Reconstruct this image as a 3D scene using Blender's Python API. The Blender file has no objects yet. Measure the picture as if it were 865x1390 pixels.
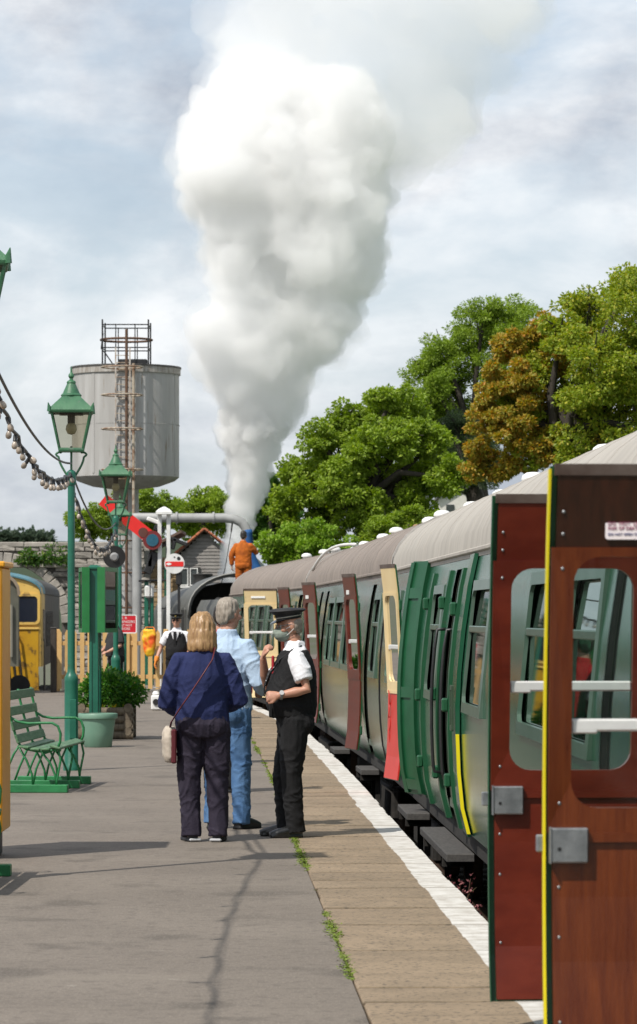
import bpy, bmesh, math, random
from mathutils import Vector, Matrix, noise
R = math.radians
PI = math.pi
random.seed(7)
SC = bpy.context.scene
COL = SC.collection

# ---------------------------------------------------------------- camera, sky, sun, exposure
F, CX, HOR, CAMH = 4500.0, 432.5, 836.0, 1.65      # focal length and horizon in photograph pixels
cd = bpy.data.cameras.new('camera')
cam = bpy.data.objects.new('camera', cd); COL.objects.link(cam)
cam.location = (0, 0, CAMH); cam.rotation_euler = (R(90), 0, 0)
cd.sensor_width = 36.0; cd.sensor_fit = 'AUTO'
cd.lens = F / 1390.0 * 36.0
cd.shift_y = (HOR - 695.0) / 1390.0
cd.clip_start = 0.1; cd.clip_end = 4000
cd.dof.use_dof = True; cd.dof.focus_distance = 26.0; cd.dof.aperture_fstop = 9.0
SC.camera = cam

SUN_EL, SUN_DIR = R(52), Vector((0.66, 0.75, 0)).normalized()      # direction in which shadows fall
w = bpy.data.worlds.new('World'); SC.world = w; w.use_nodes = True
nt = w.node_tree; nt.nodes.clear()
def N(t, kind, **kw):
    n = t.nodes.new(kind)
    for k, v in kw.items():
        if k.startswith('i_'): n.inputs[k[2:].replace('_', ' ')].default_value = v
        else: setattr(n, k, v)
    return n
out = N(nt, 'ShaderNodeOutputWorld'); bg = N(nt, 'ShaderNodeBackground'); bg.inputs['Strength'].default_value = 0.1
sky = N(nt, 'ShaderNodeTexSky', sky_type='NISHITA', sun_disc=False)
sky.sun_elevation = SUN_EL; sky.sun_rotation = math.atan2(-SUN_DIR.x, -SUN_DIR.y); sky.air_density = 1.2; sky.dust_density = 2.0
tc = N(nt, 'ShaderNodeTexCoord')
mp = N(nt, 'ShaderNodeMapping'); mp.inputs['Scale'].default_value = (1, 1, 2.2); mp.inputs['Location'].default_value = (1.42, 0.3, 0.13)
nz = N(nt, 'ShaderNodeTexNoise'); nz.inputs['Scale'].default_value = 10.0; nz.inputs['Detail'].default_value = 9; nz.inputs['Roughness'].default_value = 0.55; nz.inputs['Distortion'].default_value = 0.35
rp = N(nt, 'ShaderNodeValToRGB'); rp.color_ramp.elements[0].position = 0.40; rp.color_ramp.elements[1].position = 0.62
rp.color_ramp.elements[0].color = (0.25, 0.25, 0.25, 1); rp.color_ramp.elements[1].color = (0.97, 0.97, 0.97, 1)
nz2 = N(nt, 'ShaderNodeTexNoise'); nz2.inputs['Scale'].default_value = 9.0; nz2.inputs['Detail'].default_value = 7; nz2.inputs['Roughness'].default_value = 0.6
mp2 = N(nt, 'ShaderNodeMapping'); mp2.inputs['Scale'].default_value = (1, 1, 1.9); mp2.inputs['Location'].default_value = (4.1, 2.2, 0.7)
rp2 = N(nt, 'ShaderNodeValToRGB'); rp2.color_ramp.elements[0].position = 0.38; rp2.color_ramp.elements[1].position = 0.60
rp2.color_ramp.elements[0].color = (4.0, 4.35, 5.0, 1); rp2.color_ramp.elements[1].color = (8.2, 8.35, 8.5, 1)
skm = N(nt, 'ShaderNodeMixRGB', blend_type='MIX')
skl = N(nt, 'ShaderNodeMixRGB', blend_type='MIX'); skl.inputs[0].default_value = 0.45; skl.inputs[2].default_value = (5.0, 6.1, 7.6, 1)
L = nt.links.new
L(tc.outputs['Generated'], mp.inputs[0]); L(mp.outputs[0], nz.inputs['Vector']); L(nz.outputs['Fac'], rp.inputs[0])
L(tc.outputs['Generated'], mp2.inputs[0]); L(mp2.outputs[0], nz2.inputs['Vector']); L(nz2.outputs['Fac'], rp2.inputs[0])
L(sky.outputs[0], skl.inputs[1]); L(rp.outputs[0], skm.inputs[0]); L(skl.outputs[0], skm.inputs[1]); L(rp2.outputs[0], skm.inputs[2])
L(skm.outputs[0], bg.inputs['Color']); L(bg.outputs[0], out.inputs[0])

sl = bpy.data.lights.new('sun', 'SUN'); sl.energy = 3.8; sl.angle = R(0.6); sl.color = (1.0, 0.95, 0.87)
sun = bpy.data.objects.new('sun', sl); COL.objects.link(sun)
sun.rotation_euler = Vector((SUN_DIR.x * math.cos(SUN_EL), SUN_DIR.y * math.cos(SUN_EL), -math.sin(SUN_EL))).to_track_quat('-Z', 'Y').to_euler()
SC.view_settings.view_transform = 'Standard'; SC.view_settings.look = 'None'
SC.view_settings.gamma = 1.0; SC.view_settings.use_curve_mapping = False
SC.view_settings.exposure = 0.30
SC.render.engine = 'CYCLES'
cy = SC.cycles
cy.use_denoising = True
cy.max_bounces = 14; cy.diffuse_bounces = 3; cy.glossy_bounces = 3; cy.transmission_bounces = 4; cy.transparent_max_bounces = 12; cy.volume_bounces = 14
cy.use_adaptive_sampling = True

# ---------------------------------------------------------------- helpers
def px(x, y, Y): return Vector(((x - CX) / F * Y, Y, CAMH + (HOR - y) / F * Y))

def ncat(xs, ys, t):
    "monotone-ish cubic through points"
    n = len(xs)
    if t <= xs[0]: return ys[0] + (t - xs[0]) * (ys[1] - ys[0]) / (xs[1] - xs[0])
    if t >= xs[-1]: return ys[-1] + (t - xs[-1]) * (ys[-1] - ys[-2]) / (xs[-1] - xs[-2])
    for i in range(n - 1):
        if xs[i] <= t <= xs[i + 1]: break
    h = xs[i + 1] - xs[i]; u = (t - xs[i]) / h
    def m(j):
        a, b = max(0, j - 1), min(n - 1, j + 1)
        return (ys[b] - ys[a]) / (xs[b] - xs[a])
    return (2*u**3 - 3*u*u + 1) * ys[i] + (u**3 - 2*u*u + u) * h * m(i) + (-2*u**3 + 3*u*u) * ys[i+1] + (u**3 - u*u) * h * m(i+1)

class MB:
    def __init__(s): s.v = []; s.f = []
    def add(s, vs, fs):
        b = len(s.v); s.v += [tuple(v) for v in vs]; s.f += [tuple(b + i for i in f) for f in fs]; return s
    def box(s, c, d, rz=0, m=None):
        x, y, z = d[0]/2, d[1]/2, d[2]/2
        vs = [Vector((a*x, b*y, e*z)) for e in (-1, 1) for a, b in ((-1,-1),(1,-1),(1,1),(-1,1))]
        if m is None: m = Matrix.Rotation(rz, 3, 'Z')
        vs = [m @ v + Vector(c) for v in vs]
        return s.add(vs, [(3,2,1,0),(4,5,6,7),(0,1,5,4),(1,2,6,5),(2,3,7,6),(3,0,4,7)])
    def cham(s, c, d, b=0.01, rz=0, m=None):
        "box with chamfered edges"
        x, y, z = d[0]/2, d[1]/2, d[2]/2
        bm = bmesh.new(); bmesh.ops.create_cube(bm, size=1.0)
        for v in bm.verts: v.co = Vector((v.co.x*2*x, v.co.y*2*y, v.co.z*2*z))
        bmesh.ops.bevel(bm, geom=bm.edges[:], offset=min(b, x*.8, y*.8, z*.8), segments=1, affect='EDGES')
        if m is None: m = Matrix.Rotation(rz, 3, 'Z')
        bm.verts.index_update()
        s.add([m @ v.co + Vector(c) for v in bm.verts], [tuple(v.index for v in f.verts) for f in bm.faces]); bm.free(); return s
    def loft(s, rings, cap=True, closed=False):
        n = len(rings[0]); b = len(s.v)
        for r in rings: s.v += [tuple(p) for p in r]
        k = len(rings)
        for i in range(k if closed else k - 1):
            j = (i + 1) % k
            for q in range(n):
                s.f.append((b+i*n+q, b+i*n+(q+1) % n, b+j*n+(q+1) % n, b+j*n+q))
        if cap and not closed:
            s.f.append(tuple(b + q for q in reversed(range(n)))); s.f.append(tuple(b+(k-1)*n+q for q in range(n)))
        return s
    def tube(s, pts, r, n=8, cap=True, flat=1.0, up=None, closed=False):
        pts = [Vector(p) for p in pts]; rr = r if isinstance(r, (list, tuple)) else [r]*len(pts)
        rings = []; prev = None
        for i, p in enumerate(pts):
            if closed: t = pts[(i+1) % len(pts)] - pts[i-1]
            elif i == 0: t = pts[1] - p
            elif i == len(pts) - 1: t = p - pts[i-1]
            else: t = (pts[i+1] - p).normalized() + (p - pts[i-1]).normalized()
            if t.length < 1e-9: t = Vector((0,0,1))
            t.normalize()
            a = prev if prev is not None else (Vector(up) if up is not None else (Vector((0,0,1)) if abs(t.z) < .9 else Vector((1,0,0))))
            a = a - t*a.dot(t)
            if a.length < 1e-6: a = t.orthogonal()
            a.normalize(); prev = a; bvec = t.cross(a)
            q = rr[i]; qa, qb = (q if isinstance(q, (list, tuple)) else (q, q*flat))
            rings.append([p + a*math.cos(2*PI*k/n)*qa + bvec*math.sin(2*PI*k/n)*qb for k in range(n)])
        return s.loft(rings, cap, closed)
    def lathe(s, prof, c=(0,0,0), n=24, cap=True, rot=0.0):
        return s.loft([[Vector(c) + Vector((r*math.cos(2*PI*k/n+rot), r*math.sin(2*PI*k/n+rot), z)) for k in range(n)] for r, z in prof], cap)
    def prism(s, poly, axis, a, b):
        "extrude 2D polygon along axis from a to b"
        def P(u, v, w): return {'x': (w, u, v), 'y': (u, w, v), 'z': (u, v, w)}[axis]
        n = len(poly); vs = [P(u, v, a) for u, v in poly] + [P(u, v, b) for u, v in poly]
        return s.add(vs, [tuple(range(n))[::-1], tuple(range(n, 2*n))] + [(i, (i+1) % n, n+(i+1) % n, n+i) for i in range(n)])
    def ring(s, outer, inner, axis, a, b):
        "plate with a hole: outer and inner loops of equal count"
        def P(u, v, w): return {'x': (w, u, v), 'y': (u, w, v), 'z': (u, v, w)}[axis]
        n = len(outer); vs = [P(u, v, q) for q in (a, b) for lp in (outer, inner) for u, v in lp]
        fs = []
        for i in range(n):
            j = (i+1) % n
            fs += [(i, j, n+j, n+i), (2*n+i, 3*n+i, 3*n+j, 2*n+j), (i, 2*n+i, 2*n+j, j), (n+i, n+j, 3*n+j, 3*n+i)]
        return s.add(vs, fs)
    def sph(s, c, r, u=12, v=8, m=None):
        rr = r if isinstance(r, (list, tuple)) else (r, r, r)
        rings = []
        for i in range(v+1):
            th = PI*i/v; q = max(math.sin(th), 0.02)
            rings.append([Vector((rr[0]*q*math.cos(2*PI*k/u), rr[1]*q*math.sin(2*PI*k/u), -rr[2]*math.cos(th))) for k in range(u)])
        if m is not None: rings = [[m @ p for p in g] for g in rings]
        rings = [[p + Vector(c) for p in g] for g in rings]
        return s.loft(rings)
    def xf(s, M):
        s.v = [tuple(M @ Vector(p)) for p in s.v]; return s
    def mesh(s, name, smooth=False):
        me = bpy.data.meshes.new(name); me.from_pydata(s.v, [], s.f)
        bm = bmesh.new(); bm.from_mesh(me); bmesh.ops.recalc_face_normals(bm, faces=bm.faces); bm.to_mesh(me); bm.free()
        if smooth: shade(me, smooth)
        return me
    def build(s, name, mat, parent=None, smooth=False, **kw):
        return obj(name, s.mesh(name, smooth), mat, parent, **kw)

def shade(me, ang=True):
    me.polygons.foreach_set('use_smooth', [True]*len(me.polygons))
    if ang is not True and ang:
        me.set_sharp_from_angle(angle=R(ang))
def obj(name, me, mat=None, parent=None, loc=None, rz=None, **tags):
    o = bpy.data.objects.new(name, me); COL.objects.link(o)
    if mat is not None and me is not None and len(me.materials) == 0: me.materials.append(mat)
    if parent is not None: o.parent = parent
    if loc is not None: o.location = loc
    if rz is not None: o.rotation_euler[2] = rz
    for k, v in tags.items(): o[k] = v
    return o
def thing(name, label, cat, loc=(0,0,0), rz=0, group=None):
    o = obj(name, None, loc=loc, rz=rz, label=label, category=cat)
    o.empty_display_size = 0.1
    if group: o['group'] = group
    return o
def dup(o, parent=None):
    c = o.copy(); COL.objects.link(c); c.parent = parent
    for ch in o.children: dup(ch, c)
    return c
def fuse(mb, voxel=0.012, smooth=3, fac=0.5, disp=None, name='fused', adapt=0.0, islands=0, redo=0):
    "one continuous skin over overlapping volumes (voxel remesh), with optional displacement"
    me = mb.mesh(name); o = bpy.data.objects.new('tmp', me); COL.objects.link(o)
    m = o.modifiers.new('r', 'REMESH'); m.mode = 'VOXEL'; m.voxel_size = voxel; m.adaptivity = adapt
    if smooth:
        sm = o.modifiers.new('s', 'SMOOTH'); sm.iterations = smooth; sm.factor = fac
    dg = bpy.context.evaluated_depsgraph_get()
    res = bpy.data.meshes.new_from_object(o.evaluated_get(dg)); res.name = name
    bpy.data.objects.remove(o); bpy.data.meshes.remove(me)
    if disp is not None:
        res.update()
        nn = [v.normal.copy() for v in res.vertices]
        for v, n in zip(res.vertices, nn): v.co += n * disp(v.co)
    if redo:
        o = bpy.data.objects.new('tmp', res); COL.objects.link(o); m = o.modifiers.new('r', 'REMESH'); m.mode = 'VOXEL'; m.voxel_size = redo
        dg = bpy.context.evaluated_depsgraph_get(); r2 = bpy.data.meshes.new_from_object(o.evaluated_get(dg)); r2.name = name
        bpy.data.objects.remove(o); bpy.data.meshes.remove(res); res = r2
    if islands:
        bm = bmesh.new(); bm.from_mesh(res); left = set(bm.verts); 
        while left:
            st = [left.pop()]; comp = list(st)
            while st:
                v = st.pop()
                for e in v.link_edges:
                    o2 = e.other_vert(v)
                    if o2 in left: left.discard(o2); st.append(o2); comp.append(o2)
            if len(comp) < islands: bmesh.ops.delete(bm, geom=comp, context='VERTS')
        bm.to_mesh(res); bm.free()
    shade(res)
    return res
def rrect(u0, u1, v0, v1, r, k=5):
    "rounded rectangle loop and the matching outer-rectangle loop generator"
    pts = []
    for (cu, cv, a0) in ((u1-r, v1-r, 0), (u0+r, v1-r, 90), (u0+r, v0+r, 180), (u1-r, v0+r, 270)):
        for i in range(k+1):
            a = R(a0 + 90*i/k); pts.append((cu + r*math.cos(a), cv + r*math.sin(a)))
    return pts
def orect(u0, u1, v0, v1, k=5):
    pts = []
    for cu, cv in ((u1, v1), (u0, v1), (u0, v0), (u1, v0)): pts += [(cu, cv)]*(k+1)
    # spread the repeated corner points a little so faces stay valid
    out = []
    for q, (cu, cv) in enumerate(((u1, v1), (u0, v1), (u0, v0), (u1, v0))):
        sx, sy = (1 if cu == u1 else -1), (1 if cv == v1 else -1)
        for i in range(k+1):
            t = (i/k - .5)*2*.012
            if q in (0, 2): out.append((cu - sx*max(0, t), cv + sy*min(0, t)))
            else: out.append((cu + sx*min(0, t), cv - sy*max(0, t)))
    return out
def text_mesh(body, size, name='lettering', align='CENTER', ext=0.0008, spacing=1.0):
    cu = bpy.data.curves.new(name, 'FONT'); cu.body = body; cu.size = size; cu.align_x = align; cu.align_y = 'CENTER'; cu.extrude = ext; cu.resolution_u = 2
    cu.space_line = spacing
    o = bpy.data.objects.new('tmp', cu); COL.objects.link(o)
    dg = bpy.context.evaluated_depsgraph_get()
    me = bpy.data.meshes.new_from_object(o.evaluated_get(dg)); me.name = name
    bpy.data.objects.remove(o); return me

# ---------------------------------------------------------------- materials
MATS = {}
def pm(name, c1, c2=None, rough=0.6, metal=0.0, scale=6.0, detail=5, bump=0.0, bscale=None, spec=0.5, coat=0.0, rnd=0.0,
       stretch=(1,1,1), lo=0.35, hi=0.65, rvar=0.0, sss=0.0, speck=None, dirt=None, coords='Object'):
    if name in MATS: return MATS[name]
    m = bpy.data.materials.new(name); m.use_nodes = True; t = m.node_tree; b = t.nodes['Principled BSDF']; Lk = t.links.new
    b.inputs['Roughness'].default_value = rough; b.inputs['Metallic'].default_value = metal
    b.inputs['Specular IOR Level'].default_value = spec; b.inputs['Coat Weight'].default_value = coat; b.inputs['Coat Roughness'].default_value = 0.14
    if sss: b.inputs['Subsurface Weight'].default_value = sss; b.inputs['Subsurface Radius'].default_value = (.01,.004,.002)
    if c2 is None: c2 = tuple(x*0.82 for x in c1)
    tcn = N(t, 'ShaderNodeTexCoord'); mpn = N(t, 'ShaderNodeMapping'); mpn.inputs['Scale'].default_value = stretch
    Lk(tcn.outputs[coords], mpn.inputs[0])
    vec = mpn.outputs[0]
    oi = N(t, 'ShaderNodeObjectInfo')
    if rnd:
        ad = N(t, 'ShaderNodeVectorMath', operation='MULTIPLY_ADD'); ad.inputs[1].default_value = (37, 53, 71)
        cb = N(t, 'ShaderNodeCombineXYZ')
        for q in range(3): Lk(oi.outputs['Random'], cb.inputs[q])
        Lk(cb.outputs[0], ad.inputs[0]); Lk(vec, ad.inputs[2]); vec = ad.outputs[0]
    n1 = N(t, 'ShaderNodeTexNoise'); n1.inputs['Scale'].default_value = scale; n1.inputs['Detail'].default_value = detail; n1.inputs['Roughness'].default_value = 0.6
    Lk(vec, n1.inputs['Vector'])
    r1 = N(t, 'ShaderNodeValToRGB'); r1.color_ramp.elements[0].position = lo; r1.color_ramp.elements[1].position = hi
    r1.color_ramp.elements[0].color = (*c1, 1); r1.color_ramp.elements[1].color = (*c2, 1)
    Lk(n1.outputs['Fac'], r1.inputs[0]); col = r1.outputs[0]
    if speck:      # (colour, scale, threshold)
        n3 = N(t, 'ShaderNodeTexNoise'); n3.inputs['Scale'].default_value = speck[1]; n3.inputs['Detail'].default_value = 3
        Lk(vec, n3.inputs['Vector'])
        r3 = N(t, 'ShaderNodeValToRGB'); r3.color_ramp.elements[0].position = speck[2]; r3.color_ramp.elements[1].position = speck[2] + .1
        r3.color_ramp.elements[0].color = (0,0,0,1); r3.color_ramp.elements[1].color = (1,1,1,1)
        Lk(n3.outputs['Fac'], r3.inputs[0])
        mx = N(t, 'ShaderNodeMixRGB'); mx.inputs[2].default_value = (*speck[0], 1); Lk(r3.outputs[0], mx.inputs[0]); Lk(col, mx.inputs[1]); col = mx.outputs[0]
    if rnd:
        hs = N(t, 'ShaderNodeHueSaturation'); mr = N(t, 'ShaderNodeMapRange'); mr.inputs['To Min'].default_value = 1 - rnd; mr.inputs['To Max'].default_value = 1 + rnd
        Lk(oi.outputs['Random'], mr.inputs['Value']); Lk(mr.outputs[0], hs.inputs['Value']); Lk(col, hs.inputs['Color']); col = hs.outputs[0]
    Lk(col, b.inputs['Base Color'])
    if rvar:
        mr2 = N(t, 'ShaderNodeMapRange'); mr2.inputs['To Min'].default_value = rough - rvar; mr2.inputs['To Max'].default_value = rough + rvar
        Lk(n1.outputs['Fac'], mr2.inputs['Value']); Lk(mr2.outputs[0], b.inputs['Roughness'])
    if bump:
        n2 = N(t, 'ShaderNodeTexNoise'); n2.inputs['Scale'].default_value = bscale or scale*5; n2.inputs['Detail'].default_value = 6
        Lk(vec, n2.inputs['Vector'])
        bp = N(t, 'ShaderNodeBump'); bp.inputs['Strength'].default_value = min(1.0, bump); bp.inputs['Distance'].default_value = 0.01*max(1, bump)
        Lk(n2.outputs['Fac'], bp.inputs['Height']); Lk(bp.outputs[0], b.inputs['Normal'])
    MATS[name] = m; return m

def glass_mat(name, tint=(0.75, 0.82, 0.8), rough=0.02, ior=1.5):
    m = bpy.data.materials.new(name); m.use_nodes = True; t = m.node_tree; t.nodes.clear()
    o = N(t, 'ShaderNodeOutputMaterial'); tr = N(t, 'ShaderNodeBsdfTransparent'); tr.inputs[0].default_value = (*tint, 1)
    gl = N(t, 'ShaderNodeBsdfGlossy'); gl.inputs['Roughness'].default_value = rough
    fr = N(t, 'ShaderNodeFresnel'); fr.inputs['IOR'].default_value = ior
    mx = N(t, 'ShaderNodeMixShader'); t.links.new(fr.outputs[0], mx.inputs[0]); t.links.new(tr.outputs[0], mx.inputs[1]); t.links.new(gl.outputs[0], mx.inputs[2]); t.links.new(mx.outputs[0], o.inputs[0])
    return m
GREEN_POST = pm('green post paint', (0.008, 0.095, 0.058), (0.013, 0.125, 0.078), rough=0.38, scale=3, rvar=.1, bump=.15, bscale=40, speck=((0.03,0.09,0.05), 14, .66))
GREEN_LAMP = pm('green lantern paint', (0.025, 0.105, 0.05), (0.045, 0.15, 0.07), rough=0.5, scale=7, bump=.3, bscale=50, speck=((0.08,0.13,0.09), 11, .62))
GREEN_BENCH = pm('green bench paint', (0.012, 0.13, 0.04), (0.02, 0.19, 0.06), rough=0.45, scale=6, bump=.3, bscale=60)
GREEN_SLAT = pm('weathered green slat paint', (0.035, 0.125, 0.045), (0.12, 0.20, 0.11), rough=0.55, scale=9, bump=.3, bscale=50, stretch=(4,.6,4), rnd=.1)
COACH_GREEN = pm('coach green paint', (0.010, 0.075, 0.036), (0.014, 0.092, 0.046), rough=0.2, scale=2.2, coat=.45, spec=.4, bump=.05, bscale=5, rvar=.05, stretch=(1,3,.2))
DOOR_GREEN = pm('door edge green paint', (0.005, 0.060, 0.022), (0.008, 0.078, 0.030), rough=0.42, scale=5, coat=.0, bump=.1, bscale=60, speck=((0.03,0.05,0.03), 16, .66))
MAROON = pm('maroon door paint', (0.085, 0.009, 0.0035), (0.13, 0.016, 0.005), rough=0.34, scale=4, coat=.25, bump=.06, bscale=14, stretch=(1,1,2.2), rvar=.08)
WOOD = pm('varnished mahogany', (0.080, 0.013, 0.003), (0.15, 0.032, 0.005), rough=0.30, scale=5, coat=.25, bump=.08, bscale=26, stretch=(6,6,.5), lo=.3, hi=.7, rvar=.08)
DARKWOOD = pm('dark varnished wood', (0.022, 0.007, 0.003), (0.042, 0.012, 0.005), rough=0.3, scale=5, coat=.2, stretch=(6,6,.5))
CREAM = pm('cream door paint', (0.66, 0.50, 0.26), (0.70, 0.55, 0.30), rough=.45, scale=4, bump=.08, bscale=30)
REDP = pm('red door paint', (0.58, 0.035, 0.025), (0.50, 0.03, 0.02), rough=.35, scale=4)
YELLOW = pm('yellow edge paint', (0.75, 0.62, 0.0), (0.70, 0.60, 0.01), rough=.45, scale=9)
STEEL = pm('galvanised lock steel', (0.22, 0.23, 0.24), (0.33, 0.34, 0.35), rough=.42, metal=.75, scale=14, bump=.1, bscale=90, rvar=.1)
ALU = pm('bright bar metal', (0.78, 0.78, 0.76), (0.68, 0.68, 0.67), rough=.3, metal=.3, scale=10)
BLACK = pm('black metal paint', (0.012, 0.012, 0.013), (0.02, 0.02, 0.02), rough=.45, scale=6, bump=.15, bscale=40)
SOOT = pm('sooty underframe', (0.012, 0.011, 0.010), (0.028, 0.024, 0.02), rough=.85, scale=8, bump=.5, bscale=30)
ROOF_PALE = pm('pale coach roof paint', (0.40, 0.37, 0.325), (0.32, 0.295, 0.26), rough=.7, scale=1.6, bump=.12, bscale=20, stretch=(.7,4,.7), speck=((0.30,0.27,0.23), 5, .62))
ROOF_BROWN = pm('sooty coach roof paint', (0.27, 0.225, 0.19), (0.18, 0.15, 0.13), rough=.8, scale=1.6, bump=.15, bscale=20, stretch=(.7,4,.7), speck=((0.10,0.085,0.075), 9, .6))
WHITEP = pm('white paint', (0.75, 0.75, 0.73), (0.62, 0.62, 0.60), rough=.5, scale=5, bump=.1, bscale=30)
FRAME_GREEN = pm('window frame green paint', (0.085, 0.13, 0.10), (0.055, 0.10, 0.07), rough=.3, scale=5)
CURTAIN = pm('green curtain cloth', (0.012, 0.11, 0.05), (0.02, 0.15, 0.07), rough=.85, scale=9, stretch=(3,12,.5))
INTERIOR = pm('coach interior panel', (0.10, 0.12, 0.09), (0.07, 0.09, 0.07), rough=.6, scale=3)
SEATM = pm('coach seat cloth', (0.12, 0.06, 0.05), (0.08, 0.045, 0.04), rough=.9, scale=12)
GLASS = glass_mat('window glass')
LAMP_GLASS = glass_mat('lantern glass', (0.80, 0.78, 0.70), 0.15)
TIMBER = pm('weathered step timber', (0.045, 0.042, 0.04), (0.075, 0.07, 0.065), rough=.8, scale=8, bump=.4, bscale=30, stretch=(6,1,6))
# ================================================================ SETTING
RAIL = -0.915
EX = [-8, 5, 17.85, 22.2, 26.8, 34.5, 47.4, 54.5, 64, 75, 90, 110]
EV = [1.78, 1.36, .925, .77, .61, .36, -.17, -.61, -1.45, -2.47, -4.0, -6.3]
def edge(Y): return ncat(EX, EV, Y)
def head(Y): return math.atan((edge(Y + .2) - edge(Y - .2)) / .4)
COPE = 0.86        # depth of the coping slabs

GROUND = pm('rough ground', (0.10, 0.095, 0.07), (0.07, 0.085, 0.035), rough=.95, scale=.6, bump=.6, bscale=6)
mb = MB(); mb.add([(-900, -60, -1.25), (900, -60, -1.25), (900, 1800, -1.25), (-900, 1800, -1.25)], [(0, 1, 2, 3)])
mb.build('ground', GROUND, kind='structure')

# ballast bed with rails and sleepers
BALLAST = pm('dark ballast', (0.03, 0.027, 0.024), (0.085, 0.075, 0.065), rough=.95, scale=22, bump=1.0, bscale=24)
mb = MB(); ys = [-8 + 3*i for i in range(46)]
rings = []
for y in ys:
    e = edge(y) + .05
    rings.append([(e, y, -1.24), (e + 3.6, y, -1.24), (e + 3.1, y, -1.06), (e, y, -1.06)])
mb.loft(rings)
bed = mb.build('track_bed', BALLAST, kind='structure')
RAILM = pm('rusty rail steel', (0.07, 0.04, 0.025), (0.12, 0.08, 0.06), rough=.6, metal=.5, scale=12)
for off in (0.90, 2.335):
    m2 = MB(); m2.loft([[(edge(y)+off-.035, y, -1.05), (edge(y)+off+.035, y, -1.05), (edge(y)+off+.035, y, RAIL), (edge(y)+off-.035, y, RAIL)] for y in ys])
    m2.build('rail', RAILM, bed)
sm = MB().cham((0,0,0), (2.5, .25, .1), .01).mesh('sleeper'); sm.materials.append(TIMBER)
for i in range(60):
    y = 11 + .72*i
    o = obj('sleeper', sm, None, bed, loc=(edge(y)+1.62, y, -1.05)); o.rotation_euler[2] = -head(y)

# platform
ASPHALT = pm('platform asphalt', (0.140, 0.117, 0.096), (0.180, 0.152, 0.125), rough=.9, scale=.9, detail=8, bump=.55, bscale=55, lo=.32, hi=.68, speck=((0.105,0.088,0.072), 1.6, .58))
def asphalt_extra(m):
    "fine aggregate, worn streaks across the platform and pale scuffs"
    t = m.node_tree; b = t.nodes['Principled BSDF']; src = b.inputs['Base Color'].links[0].from_socket
    tcn = N(t, 'ShaderNodeTexCoord')
    def layer(src, scale, stretch, lo, hi, colr, fac):
        mpn = N(t, 'ShaderNodeMapping'); mpn.inputs['Scale'].default_value = stretch; t.links.new(tcn.outputs['Object'], mpn.inputs[0])
        n = N(t, 'ShaderNodeTexNoise'); n.inputs['Scale'].default_value = scale; n.inputs['Detail'].default_value = 6; t.links.new(mpn.outputs[0], n.inputs['Vector'])
        r = N(t, 'ShaderNodeValToRGB'); r.color_ramp.elements[0].position = lo; r.color_ramp.elements[1].position = hi
        r.color_ramp.elements[0].color = (0,0,0,1); r.color_ramp.elements[1].color = (fac,fac,fac,1); t.links.new(n.outputs['Fac'], r.inputs[0])
        mx = N(t, 'ShaderNodeMixRGB'); mx.inputs[2].default_value = (*colr, 1); t.links.new(r.outputs[0], mx.inputs[0]); t.links.new(src, mx.inputs[1]); return mx.outputs[0]
    s = layer(src, 60, (1,1,1), .5, .75, (.29,.25,.205), .6)
    s = layer(s, 75, (1,1,1), .55, .75, (.045,.04,.035), .65)
    s = layer(s, 14, (1,1,1), .52, .68, (.085,.07,.057), .5)
    s = layer(s, 1.3, (.5,1.6,1), .60, .72, (.20,.172,.14), .5)
    s = layer(s, 7, (.6,1,1), .70, .74, (.30,.27,.23), .6)
    t.links.new(s, b.inputs['Base Color'])
asphalt_extra(ASPHALT)
left = [(-14, -8), (-14, 73.2), (-4.9, 73.2), (-4.9, 88)]
right = [(edge(y) - COPE - .012, y) for y in [-8 + 2*i for i in range(49)]][::-1]
poly = left + [p for p in right if p[1] <= 88]
mb = MB(); mb.prism(poly, 'z', -1.2, 0.0)
platform = mb.build('platform', ASPHALT, kind='structure')
# front wall of the platform under the coping
BRICKW = pm('sooty platform wall', (0.05, 0.035, 0.03), (0.09, 0.06, 0.05), rough=.9, scale=5, bump=.5)
mb = MB(); mb.loft([[(edge(y)-COPE, y, -1.2), (edge(y)-.10, y, -1.2), (edge(y)-.10, y, -.085), (edge(y)-COPE, y, -.085)] for y in [-8+2*i for i in range(49)]])
mb.build('front_wall', BRICKW, platform)
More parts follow.
